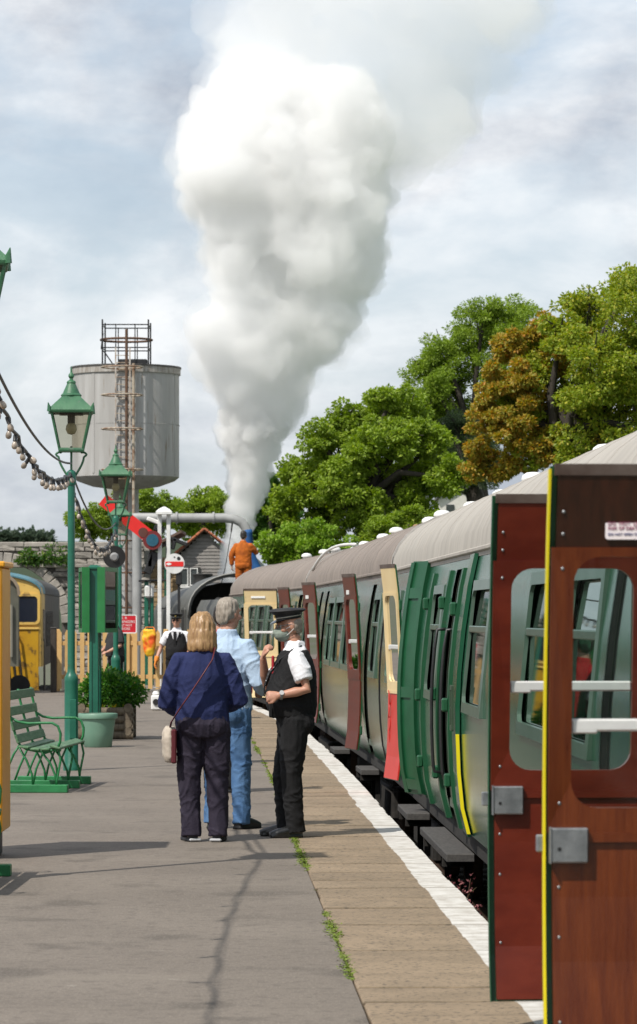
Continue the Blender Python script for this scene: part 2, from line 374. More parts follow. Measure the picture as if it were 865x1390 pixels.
# coping slabs with white painted edge
def coping_mat():
    m = pm('coping slab with white painted edge', (0.275, 0.205, 0.135), (0.20, 0.15, 0.098), rough=.9, scale=3.5, bump=.5, bscale=45, rnd=.10, lo=.3, hi=.7, speck=((0.10,0.078,0.055), 36, .56))
    t = m.node_tree; b = t.nodes['Principled BSDF']; src = b.inputs['Base Color'].links[0].from_socket
    tcn = N(t, 'ShaderNodeTexCoord'); sp = N(t, 'ShaderNodeSeparateXYZ'); t.links.new(tcn.outputs['Object'], sp.inputs[0])
    geo = N(t, 'ShaderNodeNewGeometry'); n = N(t, 'ShaderNodeTexNoise'); n.inputs['Scale'].default_value = 1.6; n.inputs['Detail'].default_value = 5; t.links.new(geo.outputs['Position'], n.inputs['Vector'])
    ma = N(t, 'ShaderNodeMath', operation='MULTIPLY_ADD'); ma.inputs[1].default_value = .05; t.links.new(n.outputs['Fac'], ma.inputs[0]); t.links.new(sp.outputs['X'], ma.inputs[2])
    gt = N(t, 'ShaderNodeMapRange'); gt.inputs['From Min'].default_value = -.208 + .025; gt.inputs['From Max'].default_value = -.202 + .025; t.links.new(ma.outputs[0], gt.inputs['Value'])
    n2 = N(t, 'ShaderNodeTexNoise'); n2.inputs['Scale'].default_value = 9; n2.inputs['Detail'].default_value = 8; t.links.new(geo.outputs['Position'], n2.inputs['Vector'])
    r = N(t, 'ShaderNodeValToRGB'); r.color_ramp.elements[0].position = .3; r.color_ramp.elements[1].position = .62
    r.color_ramp.elements[0].color = (.40,.37,.33,1); r.color_ramp.elements[1].color = (.60,.58,.55,1); t.links.new(n2.outputs['Fac'], r.inputs[0])
    mx = N(t, 'ShaderNodeMixRGB'); t.links.new(gt.outputs[0], mx.inputs[0]); t.links.new(src, mx.inputs[1]); t.links.new(r.outputs[0], mx.inputs[2]); t.links.new(mx.outputs[0], b.inputs['Base Color'])
    sy = N(t, 'ShaderNodeMath', operation='ABSOLUTE'); t.links.new(sp.outputs['Y'], sy.inputs[0])
    sn = N(t, 'ShaderNodeMath', operation='MULTIPLY_ADD'); sn.inputs[1].default_value = .03; t.links.new(n2.outputs['Fac'], sn.inputs[0]); t.links.new(sy.outputs[0], sn.inputs[2])
    jr = N(t, 'ShaderNodeMapRange'); jr.inputs['From Min'].default_value = .302; jr.inputs['From Max'].default_value = .312; jr.inputs['To Max'].default_value = .48; t.links.new(sn.outputs[0], jr.inputs['Value'])
    jm = N(t, 'ShaderNodeMixRGB'); jm.inputs[2].default_value = (.055,.045,.03,1); t.links.new(jr.outputs[0], jm.inputs[0]); t.links.new(mx.outputs[0], jm.inputs[1]); t.links.new(jm.outputs[0], b.inputs['Base Color'])
    return m
COPING = coping_mat()
SL = 0.62
slabs = []
for k in range(4):
    m2 = MB().cham((-COPE/2, 0, -.04), (COPE, SL - .016, .08), .008 + .003*(k % 2)).mesh('coping_slab'); m2.materials.append(COPING); slabs.append(m2)
y = 6.0; i = 0
while y < 87:
    o = obj('coping_slab', slabs[i % 4], None, platform, loc=(edge(y) + random.uniform(-.006, .006), y, random.uniform(-.004, .004) + .001))
    o.rotation_euler = (random.uniform(-.004, .004), random.uniform(-.003, .003), -head(y)); q = random.uniform(.82, 1.22); o.scale[1] = q; o.location.y += SL*(q-1)/2; o.location.x = edge(o.location.y) + random.uniform(-.006, .006); y += SL*q; i += 1
# moss and grass growing in the joint between asphalt and coping
MOSS = pm('joint grass', (0.10, 0.16, 0.012), (0.17, 0.22, 0.025), rough=.9, scale=20)
mb = MB()
for i in range(16000):
    y = random.uniform(15, 45)
    d = noise.noise(Vector((y*.55, 3.1, 0))) + .5*noise.noise(Vector((y*2.3, 9, 0)))
    if d < -0.12 + .3*random.random(): continue
    x = edge(y) - COPE - .006 + random.gauss(0, .012 + .02*max(0, d)); h = random.uniform(.001, .009); a = random.uniform(0, 2*PI); ww = random.uniform(.003, .009)
    lx, ly = random.gauss(0, .012), random.gauss(0, .012)
    mb.add([(x-ww*math.cos(a), y-ww*math.sin(a), 0), (x+ww*math.cos(a), y+ww*math.sin(a), 0), (x+lx, y+ly, h)], [(0, 1, 2)])
mb.build('joint_grass', MOSS, kind='stuff', label='moss and short grass growing along the joint of the coping slabs', category='grass')

# ================================================================ COACHES
# side profile: inward offset at height z (z measured from platform level)
PZ = [.10, .30, .55, .80, 1.02, 1.25, 1.55, 1.86, 2.0, 2.11]
PD = [.085, .035, .01, 0, 0, .01, .04, .085, .115, .14]
def prof(z): return ncat(PZ, PD, z)
CW = 2.72      # coach width

class DoorKit:
    "door in local frame: hinge at origin, leaf along -x, inner face towards -y, outer face bulging to +y"
    def __init__(s, w=.64, z0=.12, z1=2.12): s.w, s.z0, s.z1 = w, z0, z1
def bulge(z): return -prof(z)
def dbox(mb, u0, u1, z0, z1, t0, t1, flip=1, n=None):
    n = n or max(1, int((z1 - z0)/.22) + 1)
    rings = []
    for i in range(n+1):
        z = z0 + (z1 - z0)*i/n; b = bulge(z)
        rings.append([(-u0*flip, b+t0, z), (-u1*flip, b+t0, z), (-u1*flip, b+t1, z), (-u0*flip, b+t1, z)])
    return mb.loft(rings)
def make_door(coach, y, theta, w=.64, inner=None, rail=None, upper=None, full=False, sign=False, edgecol=None, z0=.12, flip=1, x0=0.0, barz=1.36):
    inner = inner or MAROON; rail = rail or inner; upper = upper or inner
    z1 = 2.125
    T = .05
    mb = MB()
    # green outer leaf: stiles, rails and lower panel, with the window opening left clear
    dbox(mb, 0, w, z0, 1.02, 0, T*.5, flip); dbox(mb, 0, .07, 1.02, 1.86, 0, T*.5, flip); dbox(mb, w-.07, w, 1.02, 1.86, 0, T*.5, flip); dbox(mb, 0, w, 1.86, z1, 0, T*.5, flip)
    d = mb.build('door', DOOR_GREEN, coach, loc=(x0, y, 0))
    d.rotation_euler[2] = R(90 - theta) if flip == 1 else -R(90 - theta)
    # inner lining
    m = MB(); dbox(m, .004, w-.022, z0+.01, .955, -T*.55, -.002, flip); m.build('lower_lining', inner, d)
    m = MB(); dbox(m, .004, w-.022, 1.868, z1-.03, -T*.5, -.002, flip); m.build('upper_lining', upper, d)
    m = MB(); dbox(m, .0, w-.012, z1-.03, z1+.006, -T*.6, .004, flip, 1); m.build('top_rail', pm('weathered door top rail', (.06,.035,.025), (.12,.09,.075), rough=.6, scale=9), d)
    # window surround with rounded corners
    us = sorted((-(w-.006)*flip, -.004*flip)); ui = sorted((-(w-.080)*flip, -.07*flip))
    k = 6
    outer = orect(us[0], us[1], .955, 1.868, k); inn = rrect(ui[0], ui[1], 1.035, 1.838, .085, k)
    m = MB(); m.ring(outer, inn, 'y', -T*.72, -.001)
    m.v = [(a, b + bulge(c), c) for a, b, c in m.v]
    m.build('window_surround', rail, d)
    # rail moulding below the window
    m = MB(); dbox(m, .0, w-.01, .925, .955, -T*.85, -.002, flip, 1); m.build('waist_moulding', rail, d)
    # glass
    m = MB(); m.add([(ui[0]-.01, bulge(1.03)+.006, 1.03), (ui[1]+.01, bulge(1.03)+.006, 1.03), (ui[1]+.01, bulge(1.85)+.006, 1.85), (ui[0]-.01, bulge(1.85)+.006, 1.85)], [(0,1,2,3)])
    m.build('window_glass', GLASS, d)
    # bar across the window
    m = MB(); m.cham((-(w-.01)/2*flip, bulge(barz)-T*.35, barz), (w-.152, .022, .040), .006); m.cham((-(w-.125)*flip, bulge(barz)-T*.3, barz-.012), (.085, .026, .030), .005); m.build('window_bar', ALU, d)
    if edgecol:
        m = MB(); dbox(m, w+.0005, w+(.008 if upper is DARKWOOD else .003), z0, z1-.01, -T*.62, -T*.12, flip); m.build('edge_strip', edgecol, d)
    if full:
        m = MB(); m.cham((-(w-.072)*flip, bulge(.92)-T*.95, .916), (.125, .035, .112), .005)
        m.cham((-(w-.012)*flip, bulge(.92)-T*.95, .916), (.006, .046, .118), .002); lp = m.build('lock_plate', STEEL, d)
        m = MB(); m.tube([(-(w-.04)*flip, bulge(.9)-T*.95-.0195, .905), (-(w-.04)*flip, bulge(.9)-T*.95-.016, .905)], .0065, 10); m.build('keyhole', BLACK, lp)
        m = MB(); m.cham((-(w+.012)*flip, bulge(.87)-.005, .92), (.03, .028, .055), .004); m.build('latch_tongue', STEEL, d)
        sc = MB().sph((0,0,0), (.006,.003,.006), 8, 5).mesh('screw', True); sc.materials.append(STEEL)
        for z in (.35, .62, .78, 1.05, 1.10, 1.42, 1.80, 1.91, 1.98):
            obj('screw', sc, None, d, loc=(-(w-.043)*flip, bulge(z) - T*(.74 if .955 < z < 1.868 else .57), z))
        # outside handle and hinges
    for z in (.35, .95, 1.75):
        m = MB(); m.cham((0.012*flip, bulge(z)+T*.3, z), (.05, .045, .10), .008); m.build('hinge', DOOR_GREEN, d)
    m = MB(); m.tube([(-(w-.06)*flip, bulge(.9)+T*.5, .90), (-(w-.06)*flip, bulge(.9)+T*.5+.045, .90), (-(w-.17)*flip, bulge(.9)+T*.5+.045, .90)], .011, 8); m.build('handle', STEEL, d, True)
    if sign:
        sg = MB(); poly = rrect(-.497, -.277, 1.893, 1.970, .008, 4); sg.prism(poly, 'y', bulge(1.93)-T*.5-.004, bulge(1.93)-T*.5+.012)
        so = sg.build('warning_sign', pm('cream sign face', (.80,.72,.70), (.72,.66,.70), rough=.4, scale=8), d)
    return d

def make_coach(name, label, length, loc, hd, roofmat, windows, gaps, near_end=True, vents=(), steps=(), wheels=()):
    c = thing(name, label, 'railway coach', loc, -hd, 'green coaches standing along the platform')
    ysb = sorted(set([0, length] + [v for a in windows for v in a[:2]] + [v for g in gaps for v in g]))
    # side panel with openings, then the far side
    for side in (0, 1):
        mb = MB()
        for a, b in zip(ysb[:-1], ysb[1:]):
            mid = (a+b)/2
            isg = side == 0 and any(g[0] < mid < g[1] for g in gaps)
            isw = side == 0 and any(q[0] < mid < q[1] for q in windows)
            for (za, da), (zb, db) in zip(list(zip(PZ, PD))[:-1], list(zip(PZ, PD))[1:]):
                if (isw and za >= 1.02 and zb <= 1.86) or (isg and zb <= 2.0): continue
                xa, xb = (da, db) if side == 0 else (CW - da, CW - db)
                mb.add([(xa, a, za), (xa, b, za), (xb, b, zb), (xb, a, zb)], [(0, 1, 2, 3)])
        me = mb.mesh('side_panel'); bm = bmesh.new(); bm.from_mesh(me); bmesh.ops.remove_doubles(bm, verts=bm.verts, dist=1e-4)
        for f in list(bm.faces):
            pass
        for _ in range(2):
            lg = [e for e in bm.edges if abs(e.verts[0].co.y - e.verts[1].co.y) > .45]
            if lg: bmesh.ops.subdivide_edges(bm, edges=lg, cuts=1, use_grid_fill=False)
        bmesh.ops.recalc_face_normals(bm, faces=bm.faces); bm.to_mesh(me); bm.free(); shade(me)
        p = obj('side_panel', me, COACH_GREEN, c)
        lin = me.copy(); lin.name = 'inner_lining'; lin.materials.clear()
        for v in lin.vertices: v.co.x += (.03 if side == 0 else -.03)
        obj('inner_lining', lin, INTERIOR, c)
    # roof
    rp = []
    for i in range(19):
        t = i/18; a = PI*t; xx = CW/2 - math.cos(a)*(CW/2 - .125); rp.append((xx, 2.10 + .70*math.sin(a)**.86))
    mb = MB(); mb.loft([[(x, yy, z) for x, z in rp] + [(x, yy, z-.03) for x, z in rp[::-1]] for yy in (-.04, length*.25, length*.5, length*.75, length+.04)])
    roof = mb.build('roof', roofmat, c, 35)
    mb = MB()
    for yy in [1.3*i + .35 for i in range(int(length/1.3))]:      # roof sheet seams
        mb.loft([[(x, yy-.012, z), (x, yy-.012, z+.003), (x, yy+.012, z+.003), (x, yy+.012, z)] for x, z in rp])
    mb.build('seam', roofmat, roof)
    mb = MB(); mb.cham((.128, length/2, 2.118), (.045, length+.06, .035), .008); mb.build('gutter', roofmat, c)
    for yy in (-.03, length+.03):
        mb = MB(); mb.loft([[(x, yy-.03, z), (x, yy-.03, z+.018), (x, yy+.03, z+.018), (x, yy+.03, z)] for x, z in rp]); mb.build('end_rib', pm('roof rib paint', (.45,.43,.40), (.32,.3,.28), rough=.6), roof)
    # ends
    endp = [(PD[i], PZ[i]) for i in range(len(PZ))] + rp[1:-1] + [(CW-PD[i], PZ[i]) for i in reversed(range(len(PZ)))]
    for yy in (.02, length-.02):
        mb = MB(); mb.prism(endp, 'y', yy-.015, yy+.015); mb.build('end_wall', BLACK, c)
    mb = MB()
    for yy in (-.12, length+.12): mb.box((CW/2, yy, 1.15), (1.0, .2, 1.95))
    mb.build('corridor_bellows', BLACK, c)
    # floor, partitions, seats
    mb = MB(); mb.box((CW/2, length/2, .24), (CW-.12, length-.1, .06)); mb.build('floor', INTERIOR, c)
    mb = MB(); mb.box((CW/2, length/2, 2.13), (CW-.35, length-.1, .03)); mb.build('ceiling', pm('coach ceiling paint', (.5,.5,.45)), c)
    seat = MB(); seat.cham((0,0,.50), (1.0, .5, .14), .03); seat.cham((0,.24,.85), (1.0, .12, .75), .04); seat.cham((0,0,.34), (.95,.42,.16), .01); sme = seat.mesh('seat'); sme.materials.append(SEATM)
    for q in windows:
        for dy, rz in ((-.25, 0), ):
            for xx in (.70, 2.05):
                o = obj('seat', sme, None, c, loc=(xx, q[0] + .1, 0)); o.rotation_euler[2] = PI
    # windows
    for q in windows:
        a, b = q[0], q[1]; cur = q[2] if len(q) > 2 else True
        fr = MB()
        k = 5; outer = orect(a-.035, b+.035, .985, 1.895, k); inn = rrect(a+.035, b-.035, 1.055, 1.825, .06, k)
        fr.ring(outer, inn, 'x', -.012, .012); fr.v = [(x + prof(z) - .012, yv, z) for x, yv, z in fr.v]
        fo = fr.build('window', FRAME_GREEN, c)
        m = MB(); m.add([(prof(1.03)+.012, a, 1.03), (prof(1.03)+.012, b, 1.03), (prof(1.55)+.012, b, 1.55), (prof(1.55)+.012, a, 1.55)], [(0,1,2,3)])
        m.add([(prof(1.57)+.016, a, 1.57), (prof(1.57)+.016, b, 1.57), (prof(1.85)+.016, b, 1.85), (prof(1.85)+.016, a, 1.85)], [(0,1,2,3)]); m.build('pane', GLASS, fo)
        m = MB(); m.cham((prof(1.56)+.0, (a+b)/2, 1.56), (.03, b-a-.05, .045), .006); m.build('glazing_bar', FRAME_GREEN, fo)
        if cur:
            for s0, s1 in ((a, a + .26*(b-a)), (b - .26*(b-a), b)):
                m = MB(); n = 14; rings = []
                for z in (1.0, 1.3, 1.6, 1.86):
                    row = [(prof(z)+.06 + .014*math.sin(i*2.1 + z), s0 + (s1-s0)*i/n, z) for i in range(n+1)]
                    rings.append(row)
                vs = [p for r0 in rings for p in r0]
                fs = [(j*(n+1)+i, j*(n+1)+i+1, (j+1)*(n+1)+i+1, (j+1)*(n+1)+i) for j in range(3) for i in range(n)]
                m.add(vs, fs); m.build('curtain', CURTAIN, fo, True)
    # roof vents
    vm = MB(); vm.lathe([(.02, .125), (.06, .12), (.095, .095), (.105, .065), (.10, .05), (.075, .045), (.07, 0)][::-1], n=16); vme = vm.mesh('roof_vent', 50); vme.materials.append(WHITEP)
    for yy, xx in vents:
        t = (xx - .125)/(CW-.25); a = math.acos(max(-1, min(1, 1 - 2*t))); zz = 2.10 + .70*math.sin(a)**.86
        obj('roof_vent', vme, None, c, loc=(xx, yy, zz - .02))
    # underframe, steps, bogies
    mb = MB(); mb.box((CW/2, length/2, .03), (CW-.30, length-.05, .16)); mb.box((.15, length/2, .035), (.06, length-.1, .14)); mb.build('underframe', SOOT, c)
    mb = MB(); mb.box((CW/2, length/2, -.35), (1.5, length*.35, .5)); mb.build('battery_box', SOOT, c)
    for yy, ln in steps:
        m = MB(); m.cham((.01, yy, -.06), (.20, ln, .06), .006); so = m.build('step_board', TIMBER, c)
        for s in (-.35, .35):
            m = MB(); m.box((.10, yy + s*ln, -.28), (.05, .05, .40)); m.box((.02, yy + s*ln, -.121), (.22,.046,.06)); m.build('step_bracket', SOOT, so)
    for yy in wheels:
        m = MB(); m.cham((.30, yy, -.42), (.10, 2.9, .34), .03); m.cham((CW-.30, yy, -.42), (.10, 2.9, .34), .03); m.box((CW/2, yy, -.40), (CW-.62, .5, .2)); bo = m.build('bogie', SOOT, c)
        wm = MB()
        for xx in (.62, CW-.62):
            for s in (-1.3, 1.3):
                wv = MB(); wv.tube([(xx-.06, yy+s, -.46), (xx-.04, yy+s, -.46), (xx+.06, yy+s, -.46)], [.40, .455, .455], 24); wv.build('wheel', RAILM, bo, 40)
    return c

def side_at(Y):       # platform side of coaches (chords)
    if Y < 34.6: return 1.07 - .0319*(Y - 21)
    if Y < 54.45: return .63 - .049*(Y - 34.7)
    return -.35 - .0895*(Y - 54.6)
def place(Y0, Y1):
    a = Vector((side_at(Y0+.01), Y0, 0)); b = Vector((side_at(Y1-.01), Y1, 0)); d = b - a
    return a, math.atan2(d.x, d.y), d.length
# nearest coach
a, h, ln = place(-4.8, 14.55)
c0 = make_coach('railway_coach', 'green coach with two mahogany doors wide open over the platform edge', ln, a, h, ROOF_PALE,
    [(11.2, 12.6), (13.5, 14.75), (16.0, 17.2)], [(17.45, 18.09), (14.86, 15.5)], vents=[(12.6,1.5),(14.2,1.0),(15.9,1.6),(17.8,1.1)], steps=[(17.8,.9),(15.2,.9)], wheels=[16.0])
dA = make_door(c0, 15.5, 88, w=.675, inner=WOOD, rail=WOOD, upper=DARKWOOD, full=True, sign=True, edgecol=YELLOW, barz=1.30)
dB = make_door(c0, 18.09, 88, inner=MAROON, rail=MAROON, upper=MAROON, full=True, edgecol=DOOR_GREEN, barz=1.37)
dA['label'] = 'wide open mahogany door with a white warning sign'; dB['label'] = 'wide open maroon door with steel lock plate'
sgn = [o for o in dA.children if o.name.startswith('warning_sign')][0]
INK = pm('sign ink', (.30,.05,.12), (.25,.05,.12), rough=.5); INK2 = pm('sign blue ink', (.05,.06,.20), (.05,.06,.2), rough=.5)
for body, size, z, mt in (('DO  NOT  LEAN  OUT', .0165, 1.943, INK), ('RISK OF DEATH AHEAD', .0150, 1.928, INK), ('DO NOT OPEN THE DOOR', .0115, 1.909, INK2)):
    t = text_mesh(body, size, align='LEFT'); o = obj('lettering', t, mt, sgn, loc=(-.489, bulge(1.93)-.05*.5-.0055, z)); o.rotation_euler = (R(90), 0, 0)
# brake coach
a, h, ln = place(14.9, 34.45)
def l1(Y): return Y - 14.9
c1 = make_coach('railway_coach', 'green brake coach with pale roof, yellow striped door and open luggage doors', ln, a, h, ROOF_PALE,
    [(.35, 1.65), (2.3, 3.85), (6.5, 8.0), (11.0, 12.1, False), (16.9, 18.3)], [(9.65, 10.25), (13.5, 14.6)],
    vents=[(1.0,1.0),(2.6,1.5),(4.6,1.0),(6.6,1.6),(9.0,1.1),(11.2,1.5),(13.4,1.0),(15.6,1.5),(17.6,1.1)], steps=[(10.0,3.0),(14.0,1.4)], wheels=[3.0, 16.5])
# ajar door with yellow edge stripe
m = MB(); rings = []
for z in PZ[:-1] + [2.09]:
    rings.append([(prof(z)-.038, 8.35, z), (prof(z)-.018, 8.98, z), (prof(z)+.01, 8.98, z), (prof(z)-.008, 8.35, z)])
m.loft(rings); dj = m.build('door', COACH_GREEN, c1); dj['label'] = 'green door standing ajar with a yellow edge stripe'
m = MB(); m.loft([[(prof(z)-.038, 8.338, z), (prof(z)-.037, 8.349, z), (prof(z)-.012, 8.349, z), (prof(z)-.013, 8.338, z)] for z in (.12, .3, .55, .82)]); m.build('edge_stripe', YELLOW, dj)
m = MB(); m.ring(orect(8.42, 8.60, .84, 1.16, 3), orect(8.455, 8.565, .875, 1.125, 3), 'x', -.062, -.045); m.box((-.053, 8.51, 1.0), (.010, .15, .014)); m.build('lamp_bracket', pm('old green bracket', (.03,.06,.03)), dj)
m = MB(); m.cham((.005, 8.55, 1.02), (.02,.1,.03), .004); m.build('handle', STEEL, dj)
# long handrails beside the luggage doorway
for yy in (9.45, 10.48):
    m = MB(); pts = [(prof(1.55)+.01, yy, 1.55), (prof(1.55)-.06, yy, 1.545)] + [(prof(z)-.065, yy, z) for z in (1.4, 1.2, 1.0, .8, .62, .50)] + [(prof(.45)-.06, yy, .46), (prof(.45)+.01, yy, .45)]
    m.tube(pts, .013, 8); m.build('handrail', BLACK, c1, True)
for yy in (9.3, 10.62, 12.5):
    m = MB(); m.loft([[(prof(z)-.028, yy-.07, z), (prof(z)-.028, yy+.07, z), (prof(z)+.005, yy+.07, z), (prof(z)+.005, yy-.07, z)] for z in PZ[:-1]]); m.build('door_pillar', DOOR_GREEN, c1, 40)
for yy, z in ((9.3, .45), (9.3, 1.0), (9.3, 1.7), (10.62, .45), (10.62, 1.05), (10.62, 1.75), (12.5,.45), (12.5,1.0), (12.5,1.75)):
    m = MB(); m.cham((prof(z)-.045, yy, z), (.05, .09, .10), .012); m.build('hinge_block', DOOR_GREEN, c1)
# luggage doors: far leaf shows cream and red lining, near leaf its green face
dC = make_door(c1, 15.75, 171, w=.62, inner=REDP, rail=CREAM, upper=CREAM, x0=.02); dC['label'] = 'luggage door folded back with cream and red lining'
rope = MB(); rp_pts = []
for i in range(40):
    a2 = i*.55; rp_pts.append((-.5 + .04*math.sin(a2)*(1 - i/60), -.05 + bulge(.8) - .012*math.cos(a2*.7), .92 - .011*i + .03*math.cos(a2)))
rope.tube(rp_pts, .008, 6); rope.build('rope', REDP, dC, True)
m = MB(); dbox(m, 0, .31, .12, 2.12, -.03, .03); dD = m.build('door', DOOR_GREEN, c1, 40, loc=(.02, 13.42, 0)); dD.scale = (1, -1, 1); dD.rotation_euler[2] = -R(66)
for u0, u1 in ((.0, .06), (.25, .31)):
    m = MB(); dbox(m, u0, u1, .13, 2.11, .03, .05); m.build('door_stile', DOOR_GREEN, dD, 40)
for zz in (.16, .95, 1.80):
    m = MB(); dbox(m, .061, .249, zz, zz+.09, .03, .046); m.build('door_rail', DOOR_GREEN, dD, 40)
dD['label'] = 'luggage door swung out showing its green face'
# second coach
a, h, ln = place(34.7, 54.35)
c2 = make_coach('railway_coach', 'green coach with brown sooty roof and maroon lined doors folded open', ln, a, h, ROOF_BROWN,
    [(.5, 1.5), (5.0, 6.9), (7.2, 9.2), (9.6, 11.0), (15.2, 16.8), (17.2, 18.4)], [(1.9, 2.5), (13.6, 14.2), (11.9, 12.5)],
    vents=[(1.2,1.1),(2.0,1.6),(3.8,1.0),(5.2,1.5),(6.8,1.1),(9.0,1.5),(11.2,1.0),(13.2,1.5),(15.3,1.1),(17.4,1.5)], steps=[(2.0,1.0),(7.5,1.0)], wheels=[3,16.6])
dE = make_door(c2, 2.95, 171, w=.64, inner=MAROON); dE['label'] = 'maroon lined door folded back beside the coach end'
dF = make_door(c2, 12.5, 166, w=.62, inner=MAROON); dF['label'] = 'maroon lined door folded back with a small white notice'
for dd in (dE, dF):
    m = MB(); m.box((-.40, bulge(1.92)-.032, 1.92), (.14, .008, .05)); m.build('notice', WHITEP, dd)
# third coach
a, h, ln = place(54.6, 74.2)
c3 = make_coach('railway_coach', 'green coach coupled to the tender with a cream door wide open', ln, a, h, ROOF_BROWN,
    [(1.2, 2.7), (5.4, 7.0), (8.0, 9.6), (10.6, 12.2), (13.4, 15.0), (16, 17.6)], [(.15, .8), (3.2, 3.85)],
    vents=[(.8,1.2),(2.5,1.5),(4,1.0),(5.5,1.5),(7.2,1.1),(9,1.5),(11,1.1)], wheels=[3,16.6])
dG = make_door(c3, .85, 168, w=.62, inner=MAROON); dG['label'] = 'maroon lined door folded back at the coach end'
dH = make_door(c3, 3.9, 112, w=.62, inner=CREAM, full=True, z0=.2); dH['label'] = 'cream lined door wide open'
m = MB(); m.box((-.34, bulge(1.98)-.032, 1.98), (.26, .008, .035)); m.build('notice', WHITEP, dH)
for dd in (dC, dE, dF, dG): dd.scale = (1, .55, 1)
# steam heating pipe arching over the roof between second and third coach
def roofp(t): 
    a = PI*t; return CW/2 - math.cos(a)*(CW/2 - .125), 2.10 + .70*math.sin(a)**.86
m = MB()
pts = []
for i in range(15):
    t = .10 + .22*i/14; x, z = roofp(t); pts.append((x, 18.6 - 3.0*i/14, z + .03 + .10*math.sin(PI*i/14)))
m.tube(pts, .022, 8); m.build('roof_pipe', WHITEP, c2, True)
# ================================================================ STREET FURNITURE
def make_lamp(label, loc, rz=0.0, h=4.3, speaker=False):
    t = thing('platform_lamp', label, 'lamp post', loc, rz, 'green platform lamps')
    k = h/4.3
    m = MB(); m.lathe([(.088,0),(.088,.05),(.074,.07),(.072,.95),(.074,.99),(.058,1.02),(.043,1.05),(.040,1.10),(.038,3.05),(.036,3.08)], n=20); m.lathe([(.048,3.05),(.052,3.07),(.052,3.17),(.045,3.19),(.02,3.21)], n=16)
    m.build('post', GREEN_POST, t, 40)
    m = MB(); m.cham((.02,-.078,.55), (.07,.012,.42), .01); m.build('access_cover', GREEN_POST, t)
    # scroll brackets
    for s in (-1, 1):
        m = MB(); pts = []
        for i in range(17):
            u = i/16
            pts.append((s*(.035 + .10*math.sin(u*PI*.62)**1.3 + (.0 if u < .75 else .03*math.sin((u-.75)*4*PI))), 0, 3.12 + .30*u - (.0 if u < .8 else .10*(u-.8))))
        m.tube(pts, .012, 8); m.sph((pts[-1][0]-s*.012, 0, pts[-1][2]+.0), .018, 8, 6); m.build('scroll_bracket', GREEN_LAMP, t, True)
    m = MB(); m.tube([(0,0,3.18),(0,0,3.46)], .012, 8); m.build('gas_pipe', GREEN_LAMP, t)
    # lantern: four-sided, narrow at the bottom
    zb, zt = 3.42, 3.84; b, tp = .125, .215
    m = MB()
    for i in range(4):
        a = R(45 + 90*i); p0 = Vector((b*1.414*math.cos(a)*.98, b*1.414*math.sin(a)*.98, zb)); p1 = Vector((tp*1.414*math.cos(a)*.98, tp*1.414*math.sin(a)*.98, zt)); m.tube([p0, p1], .0135, 6)
    m.loft([[(sx*b*q, sy*b*q, z) for sx, sy in ((-1,-1),(1,-1),(1,1),(-1,1))] for q, z in ((1.06, zb-.02), (1.1, zb), (1.06, zb+.02))])
    lant = m.build('lantern_frame', GREEN_LAMP, t)
    for i in range(4):
        a = R(90*i); mm = Matrix.Rotation(a, 3, 'Z'); q = MB()
        q.add([mm @ Vector(v) for v in ((-b, -b, zb+.02), (b, -b, zb+.02), (tp*.98, -tp*.98, zt-.02), (-tp*.98, -tp*.98, zt-.02))], [(0,1,2,3)]); q.build('glass_pane', LAMP_GLASS, lant)
    m = MB(); m.loft([[(sx*q, sy*q, z) for sx, sy in ((-1,-1),(1,-1),(1,1),(-1,1))] for q, z in ((.224, zt-.03), (.232, zt-.02), (.236, zt+.0), (.225, zt+.02), (.10, zt+.145), (.098, zt+.155), (.02,zt+.155))])
    m.lathe([(.105,zt+.15),(.112,zt+.165),(.10,zt+.18),(.092,zt+.185),(.075,zt+.225),(.07,zt+.235),(.045,zt+.29),(.05,zt+.30),(.045,zt+.315),(.02,zt+.33),(.018,zt+.345),(.032,zt+.365),(.03,zt+.385),(.012,zt+.41),(.010,zt+.44),(.003,zt+.475)], n=16)
    hood = m.build('hood', GREEN_LAMP, t, 30)
    m = MB()
    for i in range(4):
        a = R(45 + 90*i); c = Vector((.325*math.cos(a), .325*math.sin(a), zt)); m.tube([c+Vector((0,0,-.02)), c+Vector((0,0,.03)), c + Vector((.015*math.cos(a), .015*math.sin(a), .075))], [.022,.018,.003], 6)
    m.build('corner_spike', GREEN_LAMP, hood)
    m = MB(); m.lathe([(.18,zt-.045),(.17,zt-.035),(.165,zt-.03),(.16,zt-.028)], n=4, rot=R(45)); m.tube([(0,0,zt-.04),(0,0,zt-.16)], .04, 10); m.build('burner', pm('grimy burner fitting', (.05,.045,.035),(.09,.08,.06), rough=.6), t)
    m = MB(); m.lathe([(.03,zt-.12),(.055,zt-.16),(.06,zt-.20),(.04,zt-.245),(.01,zt-.255)], n=12); m.build('lamp_bulb', pm('frosted bulb glass', (.62,.55,.36),(.55,.5,.33), rough=.35), t, True)
    if k != 1: 
        for ch in t.children: ch.scale = (k, k, k)
    if speaker:
        m = MB(); 
        m.tube([(.0,-.05,2.60),(.0,-.20,2.58),(.0,-.23,2.575),(.0,-.36,2.56)], [.06,.07,.10,.175], 20); so = m.build('horn_speaker', BLACK, t, 40)
        m = MB(); m.tube([(0,-.362,2.56),(0,-.40,2.555)], [.07,.045], 16); m.build('horn_centre', pm('grey horn centre', (.3,.3,.3)), so)
    return t
LAMPS = [(-2.16, 20.6), (-2.64, 35.4), (-3.15, 51.5), (-4.22, 70.5)]
make_lamp('green platform lamp standing beside the orange cabinet', (LAMPS[0][0], LAMPS[0][1], 0), R(6))
make_lamp('green lamp post with plain lantern beside the green slatted bench', (LAMPS[1][0], LAMPS[1][1], 0), R(3))
make_lamp('green lamp post with black horn loudspeaker behind the noticeboard', (LAMPS[2][0], LAMPS[2][1], 0), R(0), speaker=True)
